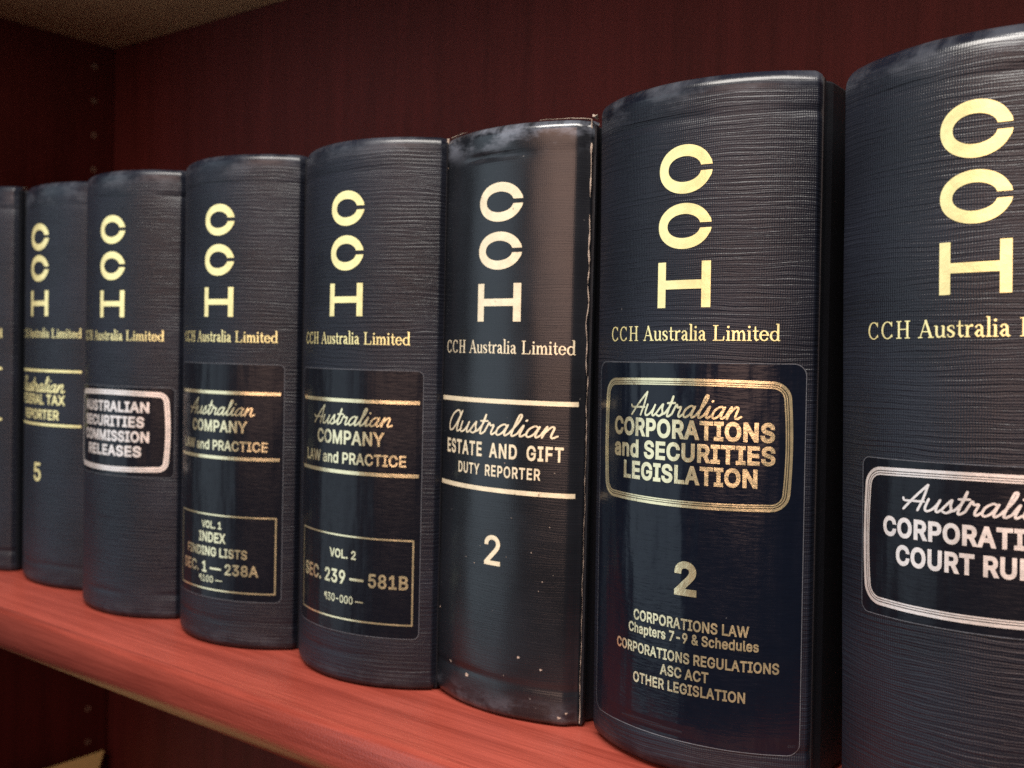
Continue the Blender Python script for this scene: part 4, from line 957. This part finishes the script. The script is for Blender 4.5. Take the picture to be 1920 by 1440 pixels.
fray(edge_path(S5, .2573, .150, 130, .0006, .0006, .0011), lambda t: (.00055 - .0003 * t) * (.35 + 1.5 * abs(noise.noise((t * 14, 3, 3)))))
fray(edge_path(S5, .150, .002, 150, .0012, .0012, .0005), lambda t: .00003 + .0003 * abs(noise.noise((t * 25, 8, 3))) + .0005 * max(0, t - .93) * 8)
fray(edge_path(-S5, .2573, .235, 24, -.0006, .0004), lambda t: .0006 * (1 - t) + .0001)
def top_path(s0, s1, n, z):
    out = []
    for i in range(n):
        s_ = s0 + (s1 - s0) * i / (n - 1)
        q = f.p(s_, z, -.0018)
        out.append((q.x, q.y, z + .0003 * noise.noise((s_ * 300, 2, 2))))
    return out
fray(top_path(-S5, -S5 * .62, 30, .2577), lambda t: .0008 * (1 - t) + .00015)
fray(top_path(S5 * .45, S5, 34, .2578), lambda t: .0003 + .0006 * t * t)
fray([(f.w / 2 + .0010 + .0002 * math.sin(i), .0012 + .0004 * i, .2580 + .0010 * math.sin(i * .5)) for i in range(9)], lambda t: .0014 * math.sin(math.pi * (.15 + .8 * t)))
R5 = random.Random(4)
for sc_s, sc_z, r in [(R5.uniform(-20, 34), R5.gauss(45, 32) % 120 + 3, R5.uniform(.14, .34)) for _ in range(14)] + list(((-27, 17.5, .8), (-14, 14.5, 1.1), (14.5, 28, .7), (-38.4, 40, .5), (25, 24, .6), (33.5, 4.5, .8), (36.5, 6.5, .6))):
    P = [((sc_s + r * (1 + .35 * math.sin(5 * a_)) * math.cos(a_)) / 1000, (sc_z + .7 * r * (1 + .3 * math.cos(3 * a_)) * math.sin(a_)) / 1000) for a_ in [2 * math.pi * k / 12 for k in range(12)]]
    wrap_print('scuff_mark', (P, [tuple(range(12))]), f, .00010, FRAY, b)

# --- corporations and securities legislation
c6 = cloth_material('binder_cloth_legislation', 7.7, NAVY, .42, .0020, .35, .00021, .2630, .4, .16)
b, s, f = binder(-.2234, .0905, .0031, 37.7, .2630, 'large black binder with gold-framed Corporations and Securities Legislation label and number 2', 6, c6, edge_r=.0060)
b.rotation_euler.y = -.012
b.location.z = .0005
initials(b, f, 1.0, GOLD, ((219.3, 237.6), (198.7, 215.8), (176.8, 194.0)), 10.9)
publisher(b, f, -36.3, 37.2, 164.3, GOLD)
l = label(b, f, -45.0, 46.8, 13.5, 156.2, 4.5, NAVY_LABEL, 'tall navy glossy label with a gold frame')
frame(l, f, -38.9, 41.2, 102.6, 149.6, GOLD_FINE, BANDS, 6.0, 1.2, .7)
script(l, f, 1, -22.6, 24.4, 135.4, 145.2, GOLD_FINE, LH)
text(l, f, 'CORPORATIONS', -32.8, 36.0, 127.4, 134.8, GOLD_FINE, .034, h=LH)
text(l, f, 'and SECURITIES', -32.6, 36.3, 119.0, 126.2, GOLD_FINE, .034, h=LH)
text(l, f, 'LEGISLATION', -26.2, 30.1, 110.6, 117.8, GOLD_FINE, .034, h=LH)
text(l, f, '2', -.4, 8.6, 68.8, 81.8, GOLD_FINE, .030, h=LH, name='volume_number')
text(l, f, 'CORPORATIONS LAW', -19.2, 28.2, 55.9, 60.2, GOLD_FINE, .024, h=LH, name='contents_line')
text(l, f, 'Chapters 7-9 & Schedules', -21.8, 31.7, 49.9, 54.9, GOLD_FINE, .024, h=LH, name='contents_line')
text(l, f, 'CORPORATIONS REGULATIONS', -28.8, 39.0, 43.2, 47.4, GOLD_FINE, .024, h=LH, name='contents_line')
text(l, f, 'ASC ACT', -6.0, 13.7, 37.3, 41.5, GOLD_FINE, .024, h=LH, name='contents_line')
text(l, f, 'OTHER LEGISLATION', -18.9, 27.2, 31.6, 35.8, GOLD_FINE, .024, h=LH, name='contents_line')

# --- rightmost, cut by the picture's edge
c7 = cloth_material('binder_cloth_rules', 9.1, NAVY, .42, .0021, .35, .00022, .2614, .5, .26)
b, s, f = binder(-.1172, .0935, -.0019, 42.7, .2614, 'rightmost and tallest looking black binder, its silver-framed label reading Corporations Court Rules', 7, c7, edge_r=.0085)
b.rotation_euler.y = -.027
b.location.z = .0013
initials(b, f, -.4, GOLD, ((220.6, 238.4), (200.5, 217.0), (179.0, 195.3)), 10.5)
publisher(b, f, -37.3, 36.5, 165.6, GOLD)
l = label(b, f, -39.6, 38.2, 74.5, 126.5, 3, BLACK_LABEL, 'wide black glossy label with a silver frame')
frame(l, f, -37.6, 36.0, 78.0, 123.4, SILVER, BANDS, 6.0, 1.2, .7)
script(l, f, 1, -22.8, 24.8, 110.5, 119.6, SILVER, LH)
text(l, f, 'CORPORATIONS', -30.0, 30.2, 101.2, 107.9, SILVER, .034, h=LH)
text(l, f, 'COURT RULES', -25.0, 25.4, 92.2, 99.0, SILVER, .034, h=LH)
